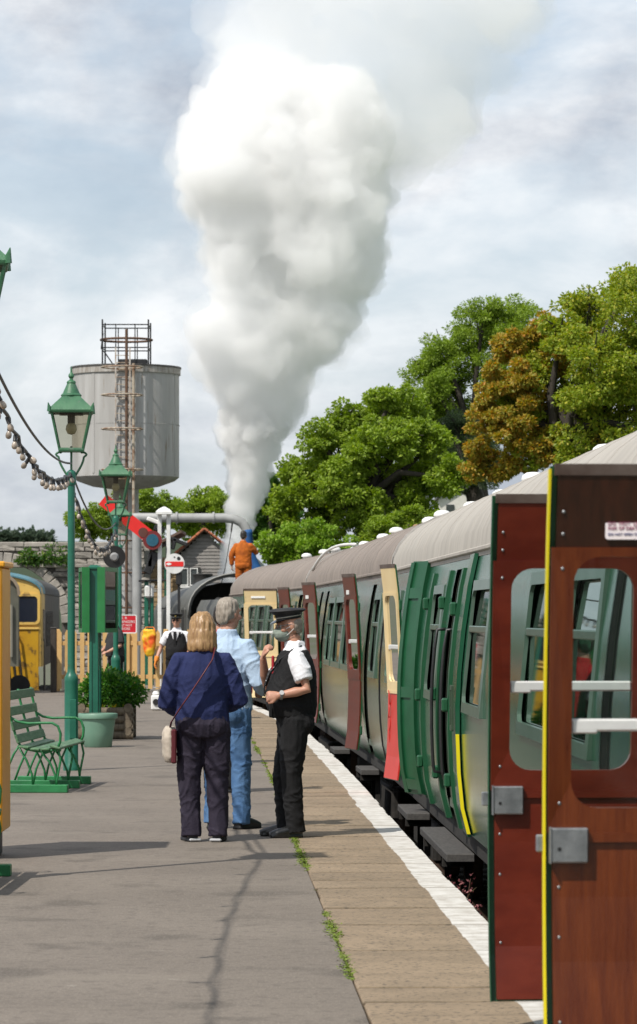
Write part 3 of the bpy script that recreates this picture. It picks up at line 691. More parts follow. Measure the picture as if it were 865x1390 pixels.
make_lamp('distant green lamp post near the picket fence', (LAMPS[3][0], LAMPS[3][1], 0), R(0), h=4.25)

# festoon lights strung from lamp to lamp
SOCK = MB().lathe([(.004,.0),(.022,-.004),(.026,-.02),(.026,-.075),(.03,-.08),(.02,-.085)], n=10).mesh('lamp_holder', 40); SOCK.materials.append(BLACK)
BULB = MB().lathe([(.014,-.08),(.02,-.09),(.034,-.115),(.038,-.14),(.033,-.165),(.018,-.18),(.003,-.184)], n=10).mesh('bulb', True)
BULB.materials.append(pm('dusty bulb glass', (.22,.18,.14), (.40,.34,.28), rough=.25, scale=20, rnd=.25))
def festoon(label, A, B, sag, n, wire=.62, lift=.10):
    A, B = Vector(A), Vector(B)
    t = thing('festoon_lights', label, 'string lights', A, 0, 'festoon lights strung between platform lamps')
    D = B - A
    def at(u, s=sag): return Vector((D.x*u, D.y*u, D.z*u - 4*s*u*(1-u)))
    m = MB(); m.tube([at(i/30, sag*wire) + Vector((0,0,lift)) for i in range(31)], .011 if wire < .9 else .004, 6); m.build('support_wire', BLACK, t, True)
    m = MB(); m.tube([at(i/40) + Vector((.012*math.sin(i*1.7), 0, .012*math.sin(i*2.3))) for i in range(41)], .014 if wire < .9 else .008, 6); m.build('cable', BLACK, t, True)
    for i in range(n):
        u = (i + .5 + random.uniform(-.2,.2))/n
        s = obj('lamp_holder', SOCK, None, t, loc=at(u)); s.rotation_euler = (random.gauss(0,.3), random.gauss(.0,.3), random.uniform(0,6)); s.scale = (.62,)*3
        b = obj('bulb', BULB, None, s)
    return t
festoon('string of bulbs hanging from the lamp by the cabinet to the lamp by the bench', (-2.12, 20.6, 3.35), (-2.64, 35.4, 3.18), .36, 27)
festoon('string of bulbs hanging from the lamp by the bench to the loudspeaker lamp', (-2.64, 35.4, 3.10), (-3.15, 51.5, 3.0), .50, 28)
festoon('string of bulbs on the platform stretch before the lamp by the cabinet', (-1.78, 5.0, 3.3), (-2.12, 20.6, 3.35), .45, 16, .97, .03)
make_lamp('green platform lamp at the platform entrance end', (-1.78, 4.9, 0), 0)

# slatted benches
def make_bench(label, loc, rz):
    t = thing('slatted_bench', label, 'bench', loc, rz, 'green slatted platform benches')
    Lb = 1.75
    # profile (x forward, z): back slats down to the seat front
    back = [(-.185, .90, 80), (-.16, .755, 80), (-.125, .62, 78), (-.085, .50, 70)]
    for (x, z, a) in back:
        m = MB(); m.cham((0,0,0), (.022, Lb, .085), .006, m=Matrix.Rotation(R(-(90-a)*1.0), 3, 'Y')); o = m.build('back_slat', GREEN_SLAT, t, loc=(x, Lb/2, z)) 
    for (x, z, a, wd) in ((-.02, .425, 12, .095), (.085, .405, 6, .085), (.18, .405, 0, .085), (.275, .425, -14, .10)):
        m = MB(); m.cham((0,0,0), (wd, Lb, .022), .006, m=Matrix.Rotation(R(-a if a < 0 else a*.6), 3, 'Y')); m.build('seat_slat', GREEN_SLAT, t, loc=(x, Lb/2, z))
    for y in (.06, Lb/2, Lb-.06):
        m = MB(); m.tube([(-.205,y,.95),(-.19,y,.86),(-.15,y,.70),(-.10,y,.52),(-.06,y,.44),(.0,y,.405),(.10,y,.385),(.20,y,.385),(.28,y,.405),(.325,y,.395)], .0125, 7); m.build('seat_strap', GREEN_BENCH, t, True)
        # looped iron legs
        for pts in ([(-.07,y,.44),(-.12,y,.36),(-.19,y,.20),(-.235,y,.075)], [(-.07,y,.42),(.0,y,.30),(.05,y,.17),(.06,y,.075)], [(.24,y,.39),(.15,y,.36),(.09,y,.22),(.06,y,.075)], [(.14,y,.38),(.22,y,.28),(.27,y,.16),(.28,y,.075)], [(.30,y,.40),(.32,y,.30),(.285,y,.12),(.28,y,.075)]):
            m = MB(); m.tube(pts, .011, 7); m.build('leg', GREEN_BENCH, t, True)
        m = MB(); m.cham((.03, y, .0375), (.72, .10, .075), .006); m.build('foot_runner', GREEN_BENCH, t)
    for y in (.06, Lb-.06):
        m = MB(); m.tube([(-.15,y,.70),(-.08,y,.66),(.02,y,.645),(.14,y,.65),(.24,y,.65),(.295,y,.62),(.32,y,.55),(.315,y,.47),(.29,y,.41)], .0125, 7); m.build('armrest', GREEN_BENCH, t, True)
    return t
make_bench('green slatted iron bench standing in front of a green lamp post', (-2.73, 30.9, 0), R(-3.5))
make_bench('green slatted iron bench standing before the orange cabinet', (-2.37, 19.35, 0), R(-1))

# tall orange cabinet
t = thing('tall_cabinet', 'tall orange cabinet with dark front standing behind a bench', 'cabinet', (-2.52, 22.4, 0))
ORANGE = pm('orange cabinet paint', (.62, .27, .012), (.68, .32, .02), rough=.4, scale=4, bump=.05)
m = MB(); m.cham((0, .33, 1.08), (.76, .60, 1.80), .012); m.build('casing', ORANGE, t)
m = MB(); m.cham((-.035, .018, 1.08), (.63, .02, 1.62), .006); m.build('front_panel', pm('dark grey panel', (.035,.032,.03), rough=.35), t)
m = MB(); m.cham((-.035, .003, 1.45), (.40, .012, .55), .004); m.build('screen', pm('dark screen', (.01,.012,.016), rough=.1), t)
m = MB(); m.cham((0, .33, .09), (.66, .5, .18), .01); m.build('plinth', BLACK, t)
m = MB(); m.cham((0, .33, 2.0), (.80, .64, .04), .01); m.build('lid', ORANGE, t)

# noticeboard on twin posts in front, with glazed cases
t = thing('noticeboard', 'green platform noticeboard with two glazed poster cases on twin posts', 'noticeboard', (-2.95, 43.6, 0), R(0))
for y in (0, .42):
    m = MB(); m.loft([[(sx*.062*q, y + sy*.075*q, z) for sx, sy in ((-1,-1),(1,-1),(1,1),(-1,1))] for q, z in ((1,0),(1,2.26),(1.25,2.27),(1.25,2.29),(.7,2.32))]); 
    for s in (-1,1): m.box((s*.04, y-.08, 1.1), (.028,.02,2.15))
    m.build('post', GREEN_POST, t)
CASE_GREEN = pm('poster case green paint', (.012,.13,.03), (.018,.17,.045), rough=.4, scale=5)
for s, rz in ((-1, R(9)), (1, R(-9))):
    m = MB(); W2, H2 = .95, .86
    m.ring([(-.0,-H2/2),(W2,-H2/2),(W2,H2/2),(0,H2/2)], [(.055,-H2/2+.055),(W2-.055,-H2/2+.055),(W2-.055,H2/2-.055),(.055,H2/2-.055)], 'x', -.05, .05)
    ca = m.build('poster_case', CASE_GREEN, t, loc=(s*.10, -.16, 1.86)); ca.rotation_euler[2] = rz*.75
    m = MB(); m.box((-s*.01, W2/2, 0), (.02, W2-.1, H2-.1)); m.build('poster', pm('faded poster', (.5,.47,.42),(.12,.11,.10), rough=.6, scale=3.5, lo=.42, hi=.56, stretch=(1,2,1)), ca)
    m = MB(); m.box((s*.036, W2/2, 0), (.006, W2-.1, H2-.1)); m.build('glass', GLASS, ca)

# glazed pot
t = thing('plant_pot', 'pale green round plastic plant pot in front of the noticeboard', 'plant pot', tuple(px(133, 1014, 41.7).xy) + (0,))
m = MB(); m.lathe([(.165,0),(.175,.01),(.20,.20),(.222,.355),(.228,.36),(.245,.362),(.248,.375),(.248,.415),(.242,.425),(.225,.425),(.215,.34),(.05,.34)], n=32); m.build('pot', pm('pale green plastic', (.13,.25,.18),(.16,.28,.205), rough=.45, scale=5, bump=.08), t, 40)
m = MB(); m.lathe([(.21,.335),(.212,.345),(.1,.365),(.01,.37)], n=20); m.build('soil', pm('potting soil', (.03,.022,.015), rough=.95, bump=.6), t)

# log-edged planter with a leafy shrub
LOG = pm('weathered log wood', (.20,.16,.11),(.11,.085,.06), rough=.85, scale=8, bump=.5, bscale=30, stretch=(1,1,5), rnd=.15)
t = thing('log_planter', 'square planter built of stacked weathered logs', 'planter', (-2.86, 44.7, 0))
lx, ly = .62, .7
for i in range(4):
    z = .055 + .105*i
    for s in (-1, 1):
        m = MB(); m.tube([(0,0,-lx/2-.07),(0,0,lx/2+.07)], .056, 10); o = m.build('log', LOG, t, 40, loc=(0, s*ly/2, z)); o.rotation_euler = (0, R(90), 0)
        m = MB(); m.tube([(0,0,-ly/2-.06),(0,0,ly/2+.06)], .056, 10); o = m.build('log', LOG, t, 40, loc=(s*lx/2, 0, z+.05)); o.rotation_euler = (R(90), 0, 0)
m = MB(); m.box((0,0,.38), (lx-.08, ly-.08, .06)); m.build('soil', pm('potting soil', (.03,.022,.015)), t)
LEAFN = {}
def leafmat(name, c1, c2, c3=None):
    m = bpy.data.materials.new(name); m.use_nodes = True; tt = m.node_tree; tt.nodes.clear()
    o = N(tt, 'ShaderNodeOutputMaterial'); g = N(tt, 'ShaderNodeNewGeometry'); r = N(tt, 'ShaderNodeValToRGB')
    r.color_ramp.elements[0].color = (*c1, 1); r.color_ramp.elements[1].color = (*c2, 1)
    if c3: e = r.color_ramp.elements.new(.8); e.color = (*c2, 1); r.color_ramp.elements[-1].color = (*c3, 1)
    tt.links.new(g.outputs['Random Per Island'], r.inputs[0])
    b = N(tt, 'ShaderNodeBsdfPrincipled'); b.inputs['Roughness'].default_value = .5; b.inputs['Specular IOR Level'].default_value = .35; tt.links.new(r.outputs[0], b.inputs['Base Color'])
    tr = N(tt, 'ShaderNodeBsdfTranslucent'); hs = N(tt, 'ShaderNodeHueSaturation'); hs.inputs['Value'].default_value = 1.5; hs.inputs['Saturation'].default_value = 1.1; tt.links.new(r.outputs[0], hs.inputs['Color']); tt.links.new(hs.outputs[0], tr.inputs['Color'])
    mx = N(tt, 'ShaderNodeMixShader'); mx.inputs[0].default_value = .35; tt.links.new(b.outputs[0], mx.inputs[1]); tt.links.new(tr.outputs[0], mx.inputs[2]); tt.links.new(mx.outputs[0], o.inputs[0])
    return m
BARK = pm('tree bark', (.055,.045,.035),(.03,.025,.02), rough=.9, scale=6, bump=.8, bscale=20, stretch=(3,3,.6))
def leaf(V, Fc, p, d, size, aspect=.55):
    "pointed leaf of two bent quads"
    d = d.normalized(); a = d.orthogonal().normalized(); a = Matrix.Rotation(random.uniform(0, 2*PI), 3, d) @ a; n = d.cross(a)
    b = len(V); w2 = size*aspect*.5
    V += [p, p + d*size*.45 + a*w2 + n*size*.10, p + d*size, p + d*size*.45 - a*w2 + n*size*.10]
    Fc += [(b, b+1, b+2), (b, b+2, b+3)]
def leaves_mesh(clumps, n, size, name='crown', shell=.55, up=.25, aspect=.6):
    V, Fc = [], []
    vol = [c[1]**2.2 for c in clumps]; tot = sum(vol)
    for (c, r, sq), vv in zip(clumps, vol):
        k = int(n*vv/tot)
        for _ in range(k):
            u = Vector((random.gauss(0,1), random.gauss(0,1), random.gauss(0,1))).normalized()
            rad = r*(shell + (1-shell)*random.random()**.6)*random.uniform(.82, 1.12)
            p = Vector(c) + Vector((u.x*rad, u.y*rad, u.z*rad*sq))
            d = (u + Vector((random.gauss(0,.7), random.gauss(0,.7), random.gauss(0,.5) - up))).normalized()
            leaf(V, Fc, p, d, size*random.uniform(.6, 1.3), aspect)
    me = bpy.data.meshes.new(name); me.from_pydata([tuple(v) for v in V], [], Fc); return me
SHRUB = leafmat('shrub leaf', (.025,.10,.012), (.07,.19,.02), (.16,.27,.04))
sh = thing('leafy_shrub', 'rounded bright green shrub growing in the log planter', 'shrub', (-2.84, 44.7, .38))
cl = [((-.22,-.1,.20),.22,.85), ((.05,-.12,.26),.27,.9), ((.30,-.05,.22),.22,.8), ((.0,.2,.33),.27,.85), ((.22,.15,.30),.22,.9), ((-.14,.0,.33),.20,.9)]
obj('foliage', leaves_mesh(cl, 5200, .06, 'foliage', .5, .1), SHRUB, sh)
m = MB()
for k in range(9):
    a = k*.7; m.tube([(0,0,-.05),(.12*math.cos(a),.12*math.sin(a),.15),(.28*math.cos(a),.22*math.sin(a),.42)], [.014,.010,.004], 6)
m.build('stem', BARK, sh)
m = MB(); V, Fc = [], []
for k in range(60):
    p = Vector((random.uniform(-.28,.28), random.uniform(-.33,-.25), .0)); leaf(V, Fc, p, Vector((random.gauss(0,.5), random.gauss(-.3,.4), 1)), random.uniform(.06,.13), .35)
bme = bpy.data.meshes.new('bedding_plants'); bme.from_pydata([tuple(v) for v in V], [], Fc)
obj('bedding_plant', bme, leafmat('bedding leaf', (.06,.16,.02), (.2,.3,.03), (.7,.5,.03)), sh)

# ---------------------------------------------------------------- picket fence
FY = 72.4
PICK = pm('pale yellow picket paint', (.62,.40,.16), (.55,.34,.13), rough=.6, scale=5, rnd=.08, bump=.2)
t = thing('picket_fence', 'pale yellow wooden picket fence across the platform end', 'fence', (px(78, 938, FY).x, FY, 0))
Wf = px(262, 938, FY).x - px(78, 938, FY).x
pk = MB(); pk.prism([(-.047,.06),(.047,.06),(.047,1.28),(0,1.36),(-.047,1.28)], 'y', -.012, .012); pme = pk.mesh('picket'); pme.materials.append(PICK)
i = 0; x = .05
while x < Wf:
    obj('picket', pme, None, t, loc=(x, -.035 + random.uniform(-.004,.004), random.uniform(-.015,.015))); x += .165
for z in (.32, 1.05):
    m = MB(); m.cham((Wf/2, 0, z), (Wf, .04, .09), .006); m.build('rail', PICK, t)
for x in (0, Wf*.28, Wf*.55, Wf*.8, Wf):
    m = MB(); m.cham((x, .05, .68), (.10,.09,1.36), .01); m.build('post', PICK, t)
# dark post beside the fence
t = thing('timber_post', 'dark creosoted timber post at the end of the picket fence', 'post', tuple(px(73, 938, 71.5).xy) + (0,))
m = MB(); m.cham((0,0,.69), (.13,.12,1.38), .015); m.build('shaft', pm('creosoted timber', (.035,.028,.022),(.06,.05,.04), rough=.85, scale=6, bump=.5, stretch=(5,5,.6)), t)
m = MB(); m.cham((0,0,1.39), (.15,.14,.03), .01); m.build('cap', TIMBER, t)

# red warning sign on a post
p = px(170, 847, 70.5)
t = thing('warning_sign', 'red cast sign with white lettering and border beside the picket fence', 'sign', (p.x, 70.5, 0))
RED = pm('sign red enamel', (.55,.008,.02),(.48,.01,.02), rough=.35, scale=4)
sw, shh = .50, .40
m = MB(); m.prism(rrect(-sw/2+.02, sw/2-.02, p.z-shh/2+.02, p.z+shh/2-.02, .02, 4), 'y', -.012, .012); pl = m.build('plate', RED, t)
m = MB(); m.ring(rrect(-sw/2, sw/2, p.z-shh/2, p.z+shh/2, .04, 5), rrect(-sw/2+.022, sw/2-.022, p.z-shh/2+.022, p.z+shh/2-.022, .02, 5), 'y', -.018, .014); m.build('border', WHITEP, pl)
for body, size, dz in (('S. R.', .075, .125), ('PASSENGERS', .078, .045), ('MUST NOT', .066, -.032), ('CROSS', .078, -.105)):
    o = obj('lettering', text_mesh(body, size, ext=.002), WHITEP, pl, loc=(-.01, -.0155, p.z+dz)); o.rotation_euler = (R(90), 0, 0)
m = MB(); m.tube([(0,.04,0),(0,.04,p.z+.18)], .03, 10); m.build('post', GREEN_POST, t)

# red and yellow bag hung on the fence
p = px(203, 872, 72.0)
t = thing('hanging_bag', 'yellow and orange bag hanging over the picket fence', 'bag', (p.x, 72.1, p.z))
BAGY = pm('yellow and red bag cloth', (.80,.50,.02), (.75,.10,.01), rough=.6, scale=4, lo=.42, hi=.58)
mbb = MB(); mbb.loft([[(.30*q*math.cos(a)*.5, .16*q*math.sin(a)*.5 - .05, z) for a in [2*PI*k/14 for k in range(14)]] for q, z in ((.5,-.30),(.72,-.25),(.95,-.1),(1.08,.1),(1.0,.24),(.85,.28))])
m2 = fuse(mbb, .02, 2, disp=lambda c: .02*noise.noise(c*9)); m2.materials.append(BAGY); obj('sack', m2, None, t)
m = MB(); m.tube([(-.12,-.05,.26),(-.08,0,.33),(.08,0,.33),(.12,-.05,.26)], .012, 6); m.build('strap', pm('orange strap', (.7,.2,.02)), t)

# ---------------------------------------------------------------- stone bridge wall
WY = 96.0
STONE = pm('pale rubble stone', (.36,.33,.29), (.24,.22,.195), rough=.9, scale=3, bump=.7, bscale=14, rnd=.22)
MORTAR = pm('grey mortar', (.13,.12,.105),(.09,.08,.07), rough=.95, scale=5, bump=.5)
x0, x1 = px(-60, 0, WY).x, px(196, 0, WY).x
ztop = px(0, 736, WY).z
bridge = thing('stone_bridge', 'pale stone bridge wall with an arch behind the diesel locomotive', 'bridge', ((x0+x1)/2, WY, RAIL-.2))
bx, bz = (x0+x1)/2, RAIL-.2
AC = px(2, 846, WY); AR = px(84, 0, WY).x - AC.x       # arch centre and radius
arch = [(AC.x + AR*math.cos(R(a)) , AC.z + AR*math.sin(R(a))) for a in range(0, 181, 12)]
m = MB()
# wall core around the arch opening
polyR = [(x1, bz), (x1, ztop-.14), (AC.x, ztop-.14)] + [q for q in arch[::-1] if q[0] >= AC.x-.01] + [(AC.x+AR, bz)]
polyL = [(AC.x, ztop-.14), (x0, ztop-.14), (x0, bz), (AC.x-AR, bz)] + [q for q in arch[::-1] if q[0] <= AC.x+.01]
m.prism([(a-bx, b-bz) for a, b in polyR], 'y', 0, 3.2); m.prism([(a-bx, b-bz) for a, b in polyL], 'y', 0.0015, 3.2)
m.build('wall_core', MORTAR, bridge)
stm = []
for k in range(9):
    wd, hh = random.uniform(.30,.52), .155
    q = MB(); q.cham((0,0,0), (1, .12, 1), .0); q = MB()
    bmx = bmesh.new(); bmesh.ops.create_cube(bmx, size=1.0); bmesh.ops.subdivide_edges(bmx, edges=bmx.edges[:], cuts=1, use_grid_fill=True)
    for v in bmx.verts:
        e = Vector((v.co.x, v.co.y, v.co.z)); l = 1 - .09*(abs(e.x) > .4 and abs(e.z) > .4)
        v.co = Vector((e.x*l + random.uniform(-.025,.025), e.y + random.uniform(-.15,.15), e.z*l + random.uniform(-.05,.05)))
    me = bpy.data.meshes.new('stone'); bmx.to_mesh(me); bmx.free(); me.materials.append(STONE); stm.append(me)
z = bz + 1.0; cnt = 0
while z < ztop - .2:
    hh = random.choice((.13, .15, .17, .20))
    x = x0 + random.uniform(.6, 1.0)
    while x < x1:
        wd = random.uniform(.24, .58)
        c = (x + wd/2, z + hh/2)
        x += wd + .02
        if (Vector((c[0]-AC.x, c[1]-AC.z)).length < AR + .34 and c[1] > AC.z) or (c[1] <= AC.z and abs(c[0]-AC.x) < AR + wd*.5): continue
        if cnt > 290: continue
        o = obj('stone', stm[random.randrange(9)], None, bridge, loc=(c[0]-bx, random.uniform(-.02,.015), c[1]-bz)); o.scale = (wd, .11, hh-.012); cnt += 1
    z += hh + .012
for a in range(4, 180, 8):
    c = Vector((AC.x + (AR+.15)*math.cos(R(a)), AC.z + (AR+.15)*math.sin(R(a))))
    q = MB(); q.cham((0,0,0), (.30, .20, AR*R(8)*1.03), .02); o = q.build('arch_stone', STONE, bridge, loc=(c.x-bx, -.03, c.y-bz)); o.rotation_euler = (0, -R(a), 0)
x = x0
while x < x1:
    wd = random.uniform(.7, 1.1); q = MB(); q.cham((0,0,0), (wd-.012, .55, .15), .025); q.build('parapet_stone', STONE, bridge, loc=(x+wd/2-bx, .2, ztop-.07-bz)); x += wd
zs = px(0, 768, WY).z; x = x0
while x < x1 - .3:
    wd = random.uniform(.6, 1.0); q = MB(); q.cham((0,0,0), (wd-.012, .34, .11), .02); q.build('string_course_stone', STONE, bridge, loc=(x+wd/2-bx, -.02, zs-bz)); x += wd
IVY = leafmat('ivy leaf', (.03,.09,.015), (.08,.17,.02), (.20,.24,.05))
for (xx, yy, r, lab) in ((75, 752, .42, 'dense green weed clump hanging from the bridge wall beside the lamp post'), (38, 755, .28, 'small straggly weed tuft growing on the bridge string course')):
    p = px(xx, yy, WY-.15); t = thing('wall_weed', lab, 'weed', (p.x, WY-.15, p.z))
    obj('foliage', leaves_mesh([((0,0,0),r,.8), ((-r*.6,0,-.15),r*.7,.6), ((r*.6,0,-.2),r*.6,.6)], 700, .10, 'foliage', .2), IVY, t)
    q = MB(); q.tube([(0,.12,-.3),(0,0,0),(.1,-.05,.2)], [.02,.012,.004], 6); q.build('stem', BARK, t)
# ---------------------------------------------------------------- diesel locomotives in the siding
DY = pm('loco yellow paint', (.52,.29,.012), (.42,.22,.012), rough=.42, scale=3, bump=.1, speck=((.16,.09,.02), 6, .56))
DYC = pm('pale yellow cab paint', (.68,.46,.12), (.62,.40,.10), rough=.45, scale=3, speck=((.22,.14,.05), 6, .58))
DBLUE = pm('faded blue roof paint', (.06,.17,.21), (.09,.21,.25), rough=.5, scale=2.5, speck=((.05,.09,.10), 6, .62))
DGREY = pm('dirty grey loco side', (.12,.105,.085), (.075,.068,.058), rough=.65, scale=2.5, bump=.2)
DROOF = pm('dark loco roof', (.055,.052,.048), (.09,.085,.075), rough=.7, scale=3)
def tube_section(W, z0, zs, zr, n=16):
    "cross-section polygon: flat sides to zs then a domed roof to zr"
    pts = [(-W/2, z0), (W/2, z0), (W/2, zs)]
    for i in range(1, n): 
        a = PI*i/n; pts.append((W/2*math.cos(a), zs + (zr-zs)*math.sin(a)**.8))
    pts.append((-W/2, zs)); return pts
YD = 77.0
corner = px(57, 0, YD).x             # right-hand front corner
W = 2.75
zr, zs, z0 = px(0, 774, YD).z, px(0, 806, YD).z, px(0, 905, YD).z
d = thing('diesel_locomotive', 'diesel locomotive with yellow cab end, blue cab roof and grey side', 'locomotive', (corner - W/2, YD, RAIL), R(2.8))
O = RAIL
sec = [(x, z-O) for x, z in tube_section(W, z0, zs, zr)]
m = MB(); m.loft([[(x*q, y, (z if z < zs-O+.02 else (zs-O) + (z-(zs-O))*g)) for x, z in sec] for y, q, g in ((.0,.97,.80),(.12,1,.95),(.25,1,1),(1.95,1,1))]); m.build('cab', DYC, d, 35)
m = MB(); m.loft([[(x, y, z) for x, z in sec] for y in (1.955, 14.0)]); body = m.build('body_side', DGREY, d, 35)
m = MB(); rs = [(x*1.012, z+.012) for x, z in sec if z >= zs-O-.05]
def roofshell(y0, y1, mat, par, nm, g0=1.0):
    q = MB(); q.loft([[(x*(.98 if g < 1 else 1), y, (zs-O)+(z-(zs-O))*g) for x, z in rs] + [(x*.97, y, (zs-O)+(z-(zs-O))*g-.03) for x, z in rs[::-1]] for y, g in ((y0-.06, g0*.86), (y0+.14, g0), (y1, 1))]); q.build(nm, mat, par, 35)
roofshell(.0, 1.95, DBLUE, d, 'cab_roof', .985); roofshell(2.0, 13.9, DROOF, d, 'roof')
m = MB(); m.box((0, -.005, 1.55), (W*.94, .05, 1.45)); front = m.build('front_panel', DY, d)
for x, wd in ((-.90, .74), (.0, .66), (.88, .78)):
    q = MB(); q.ring(rrect(x-wd/2-.06, x+wd/2+.06, 2.36, 3.08, .12, 5), rrect(x-wd/2, x+wd/2, 2.42, 3.02, .09, 5), 'y', -.05, .03); fo = q.build('windscreen', DYC, d)
    q = MB(); q.prism(rrect(x-wd/2, x+wd/2, 2.42, 3.02, .09, 5), 'y', -.018, .01); q.build('pane', pm('dark cab glass', (.012,.016,.03), rough=.03, spec=.8, coat=1.0), fo)
q = MB(); q.cham((0, -.03, 2.27), (W*.95, .06, .05), .01); q.build('waist_rail', DYC, d)
for x in (.55, .68, .82, -.55, -.7):
    q = MB(); q.tube([(x, -.03, 2.10), (x, -.14, 2.08), (x+.02, -.16, 1.80)], .028, 8); q.build('pipe_tap', pm('orange pipe fitting', (.6,.16,.02), (.7,.3,.05), rough=.5), d)
    q = MB(); q.tube([(x+.02, -.16, 1.81), (x+.06, -.17, 1.45), (x+.10, -.18, 1.1), (x, -.17, .72), (x-.1, -.14, .60)], .024, 8); q.build('hose', BLACK, d, True)
q = MB(); q.cham((0, -.06, .72), (W*.96, .16, .30), .03); q.build('buffer_beam', DY, d)
for s in (-1, 1):
    q = MB(); q.tube([(s*.87,-.1,.95),(s*.87,-.45,.95)], .11, 14); q.tube([(s*.87,-.45,.95),(s*.87,-.50,.95)], .25, 20); q.build('buffer', BLACK, d)
    q = MB(); q.cham((s*(W/2+.004), .8, 2.35), (.03, .32, .75), .02); q.build('cab_side_window', pm('dark cab glass', (.012,.016,.03)), d)
    q = MB(); q.cham((s*(W/2+.006), 1.45, 1.75), (.03, .60, 1.9), .02); q.build('cab_door', DGREY, d)
    for k in range(5):
        q = MB(); q.cham((s*(W/2+.006), 3.2 + k*1.0, 2.25), (.03, .55, .85), .02); gr = q.build('grille', DROOF, d)
        for j in range(5):
            q = MB(); q.box((s*(W/2+.028), 3.2+k*1.0, 1.93+.16*j), (.02,.5,.03)); q.build('louvre', DGREY, gr)
    q = MB(); q.box((s*1.05, 7, .45), (.25, 11, .5)); q.build('bogie_frame', SOOT, d)
    for y in (1.3, 3.6, 9.5, 11.8):
        q = MB(); q.tube([(s*.75,y,.50),(s*.88,y,.50)], .50, 20); q.build('wheel', SOOT, d)
# nearer vehicle: its end corner with a curved roof, at the far left
YN = 70.0
corner = px(25, 0, YN).x
n1 = thing('railcar', 'weathered grey railcar end with curved roof beside the yellow locomotive', 'railcar', (corner - 1.35, YN+.2, RAIL), R(7))
zr, zs, z0 = px(0, 782, YN).z - O, px(0, 808, YN).z - O, px(0, 905, YN).z - O
sec = tube_section(2.7, z0, zs, zr + .25)
m = MB(); m.loft([[(x*q, y, z) for x, z in sec] for y, q in ((0,.985),(.06,1),(5.2,1))]); m.build('body', pm('weathered grey green paint', (.11,.105,.08),(.07,.075,.055), rough=.6, scale=3, bump=.2), n1, 35)
rs = [(x*1.015, z+.02) for x, z in sec if z >= zs-.02]
q = MB(); q.loft([[(x, y, z) for x, z in rs] + [(x*.96, y, z-.04) for x, z in rs[::-1]] for y in (-.10, 5.2)]); q.build('roof', pm('tan roof paint', (.26,.21,.15),(.18,.14,.10), rough=.7, scale=3), n1, 35)
for x in (.72, .0, -.72):
    q = MB(); q.cham((x, -.02, (z0+zs)/2+.55), (.42, .04, .85), .03); q.build('end_window', pm('dark cab glass', (.012,.016,.03)), n1)
for x in (1.18, .32, -.32):
    q = MB(); q.tube([(x,-.04,zs-.2),(x,-.05,z0+.2)], .035, 8); q.build('corner_pipe', pm('grey pipe', (.22,.21,.17)), n1)
q = MB(); q.tube([(.87,-.05,.95),(.87,-.4,.95)], .11, 14); q.tube([(.87,-.4,.95),(.87,-.46,.95)], .30, 20); q.build('buffer', BLACK, n1, 40)
q = MB(); q.box((0, 2.6, .5), (2.2, 5, .8)); q.build('underframe', SOOT, n1)
# siding rails
sid = MB(); sid.prism([(-9.4, 66), (-4.95, 73.4), (-4.95, 99), (-12, 99), (-12, 66)], 'z', -1.24, -1.1)
MB().box((-8.2, 83, -1.16), (5.6, 19, .1)).build('siding_bed', BALLAST, kind='structure')

# ---------------------------------------------------------------- water tower
TY = 86.0
STANK = pm('grey tank paint', (.43,.425,.415), (.29,.28,.265), rough=.55, scale=1.6, bump=.1, bscale=12, stretch=(2.2,2.2,.22), lo=.3, hi=.75, speck=((.22,.18,.14), 5, .64))
RUST = pm('rusty iron', (.13,.065,.035), (.075,.045,.03), rough=.8, scale=10, bump=.3)
RUSTG = pm('rusty pale paint', (.42,.36,.28), (.22,.13,.08), rough=.7, scale=5, lo=.45, hi=.6)
pc = px(171, 0, TY); s = F/TY
r = 73.5/s; zt = px(0, 499, TY).z; zb = px(0, 648, TY).z
wt = thing('water_tower', 'grey riveted round water tank on a column with caged ladder', 'water tower', (pc.x, TY, -1.0))
o_ = 1.0
m = MB(); m.lathe([(r*.30, zb-.30+o_), (r*.62, zb-.24+o_), (r*.90, zb-.10+o_), (r*.985, zb+o_), (r*.985, zb+.02+o_), (r*.985, zt-.20+o_)], n=64); tank = m.build('tank', STANK, wt, 30)
m = MB(); m.lathe([(r*.985, zt-.20+o_),(r*1.012, zt-.20+o_),(r*1.012, zt-.045+o_)], n=64, cap=False); m.build('rim_band', pm('streaked tank rim', (.40,.385,.36),(.24,.21,.18), rough=.6, scale=5, stretch=(3,3,.5)), tank, 30)
m = MB(); m.lathe([(r*1.012, zt-.045+o_),(r*1.025, zt-.04+o_),(r*1.025, zt+o_),(r*.9, zt+.01+o_),(r*.05,zt+.03+o_)], n=64); m.build('tank_lid', pm('dark tank rim', (.07,.065,.06)), tank, 30)
# riveted plate seams
rv = MB()
for a in [R(-90 + 360/7*k + 18) for k in range(7)]:
    for k in range(44):
        z = zb + .05 + (zt-zb-.28)*k/43 + o_; rv.sph((r*.986*math.cos(a), r*.986*math.sin(a), z), .014, 6, 4)
zmid = zb + (zt-zb)*.47 + o_
for k in range(150): a = 2*PI*k/150; rv.sph((r*.986*math.cos(a), r*.986*math.sin(a), zmid), .013, 6, 4)
rv.build('rivet_row', pm('rivet paint', (.30,.295,.285), (.25,.24,.23), rough=.6), tank, kind='stuff')
m = MB()
for a in [R(-90 + 360/7*k + 18) for k in range(7)]:
    c, sn = math.cos(a), math.sin(a); m.box((r*.987*c, r*.987*sn, (zb+zt)/2 - .08 + o_), (.012, .075, zt-zb-.3), rz=a)
m.build('seam_plate', STANK, tank)
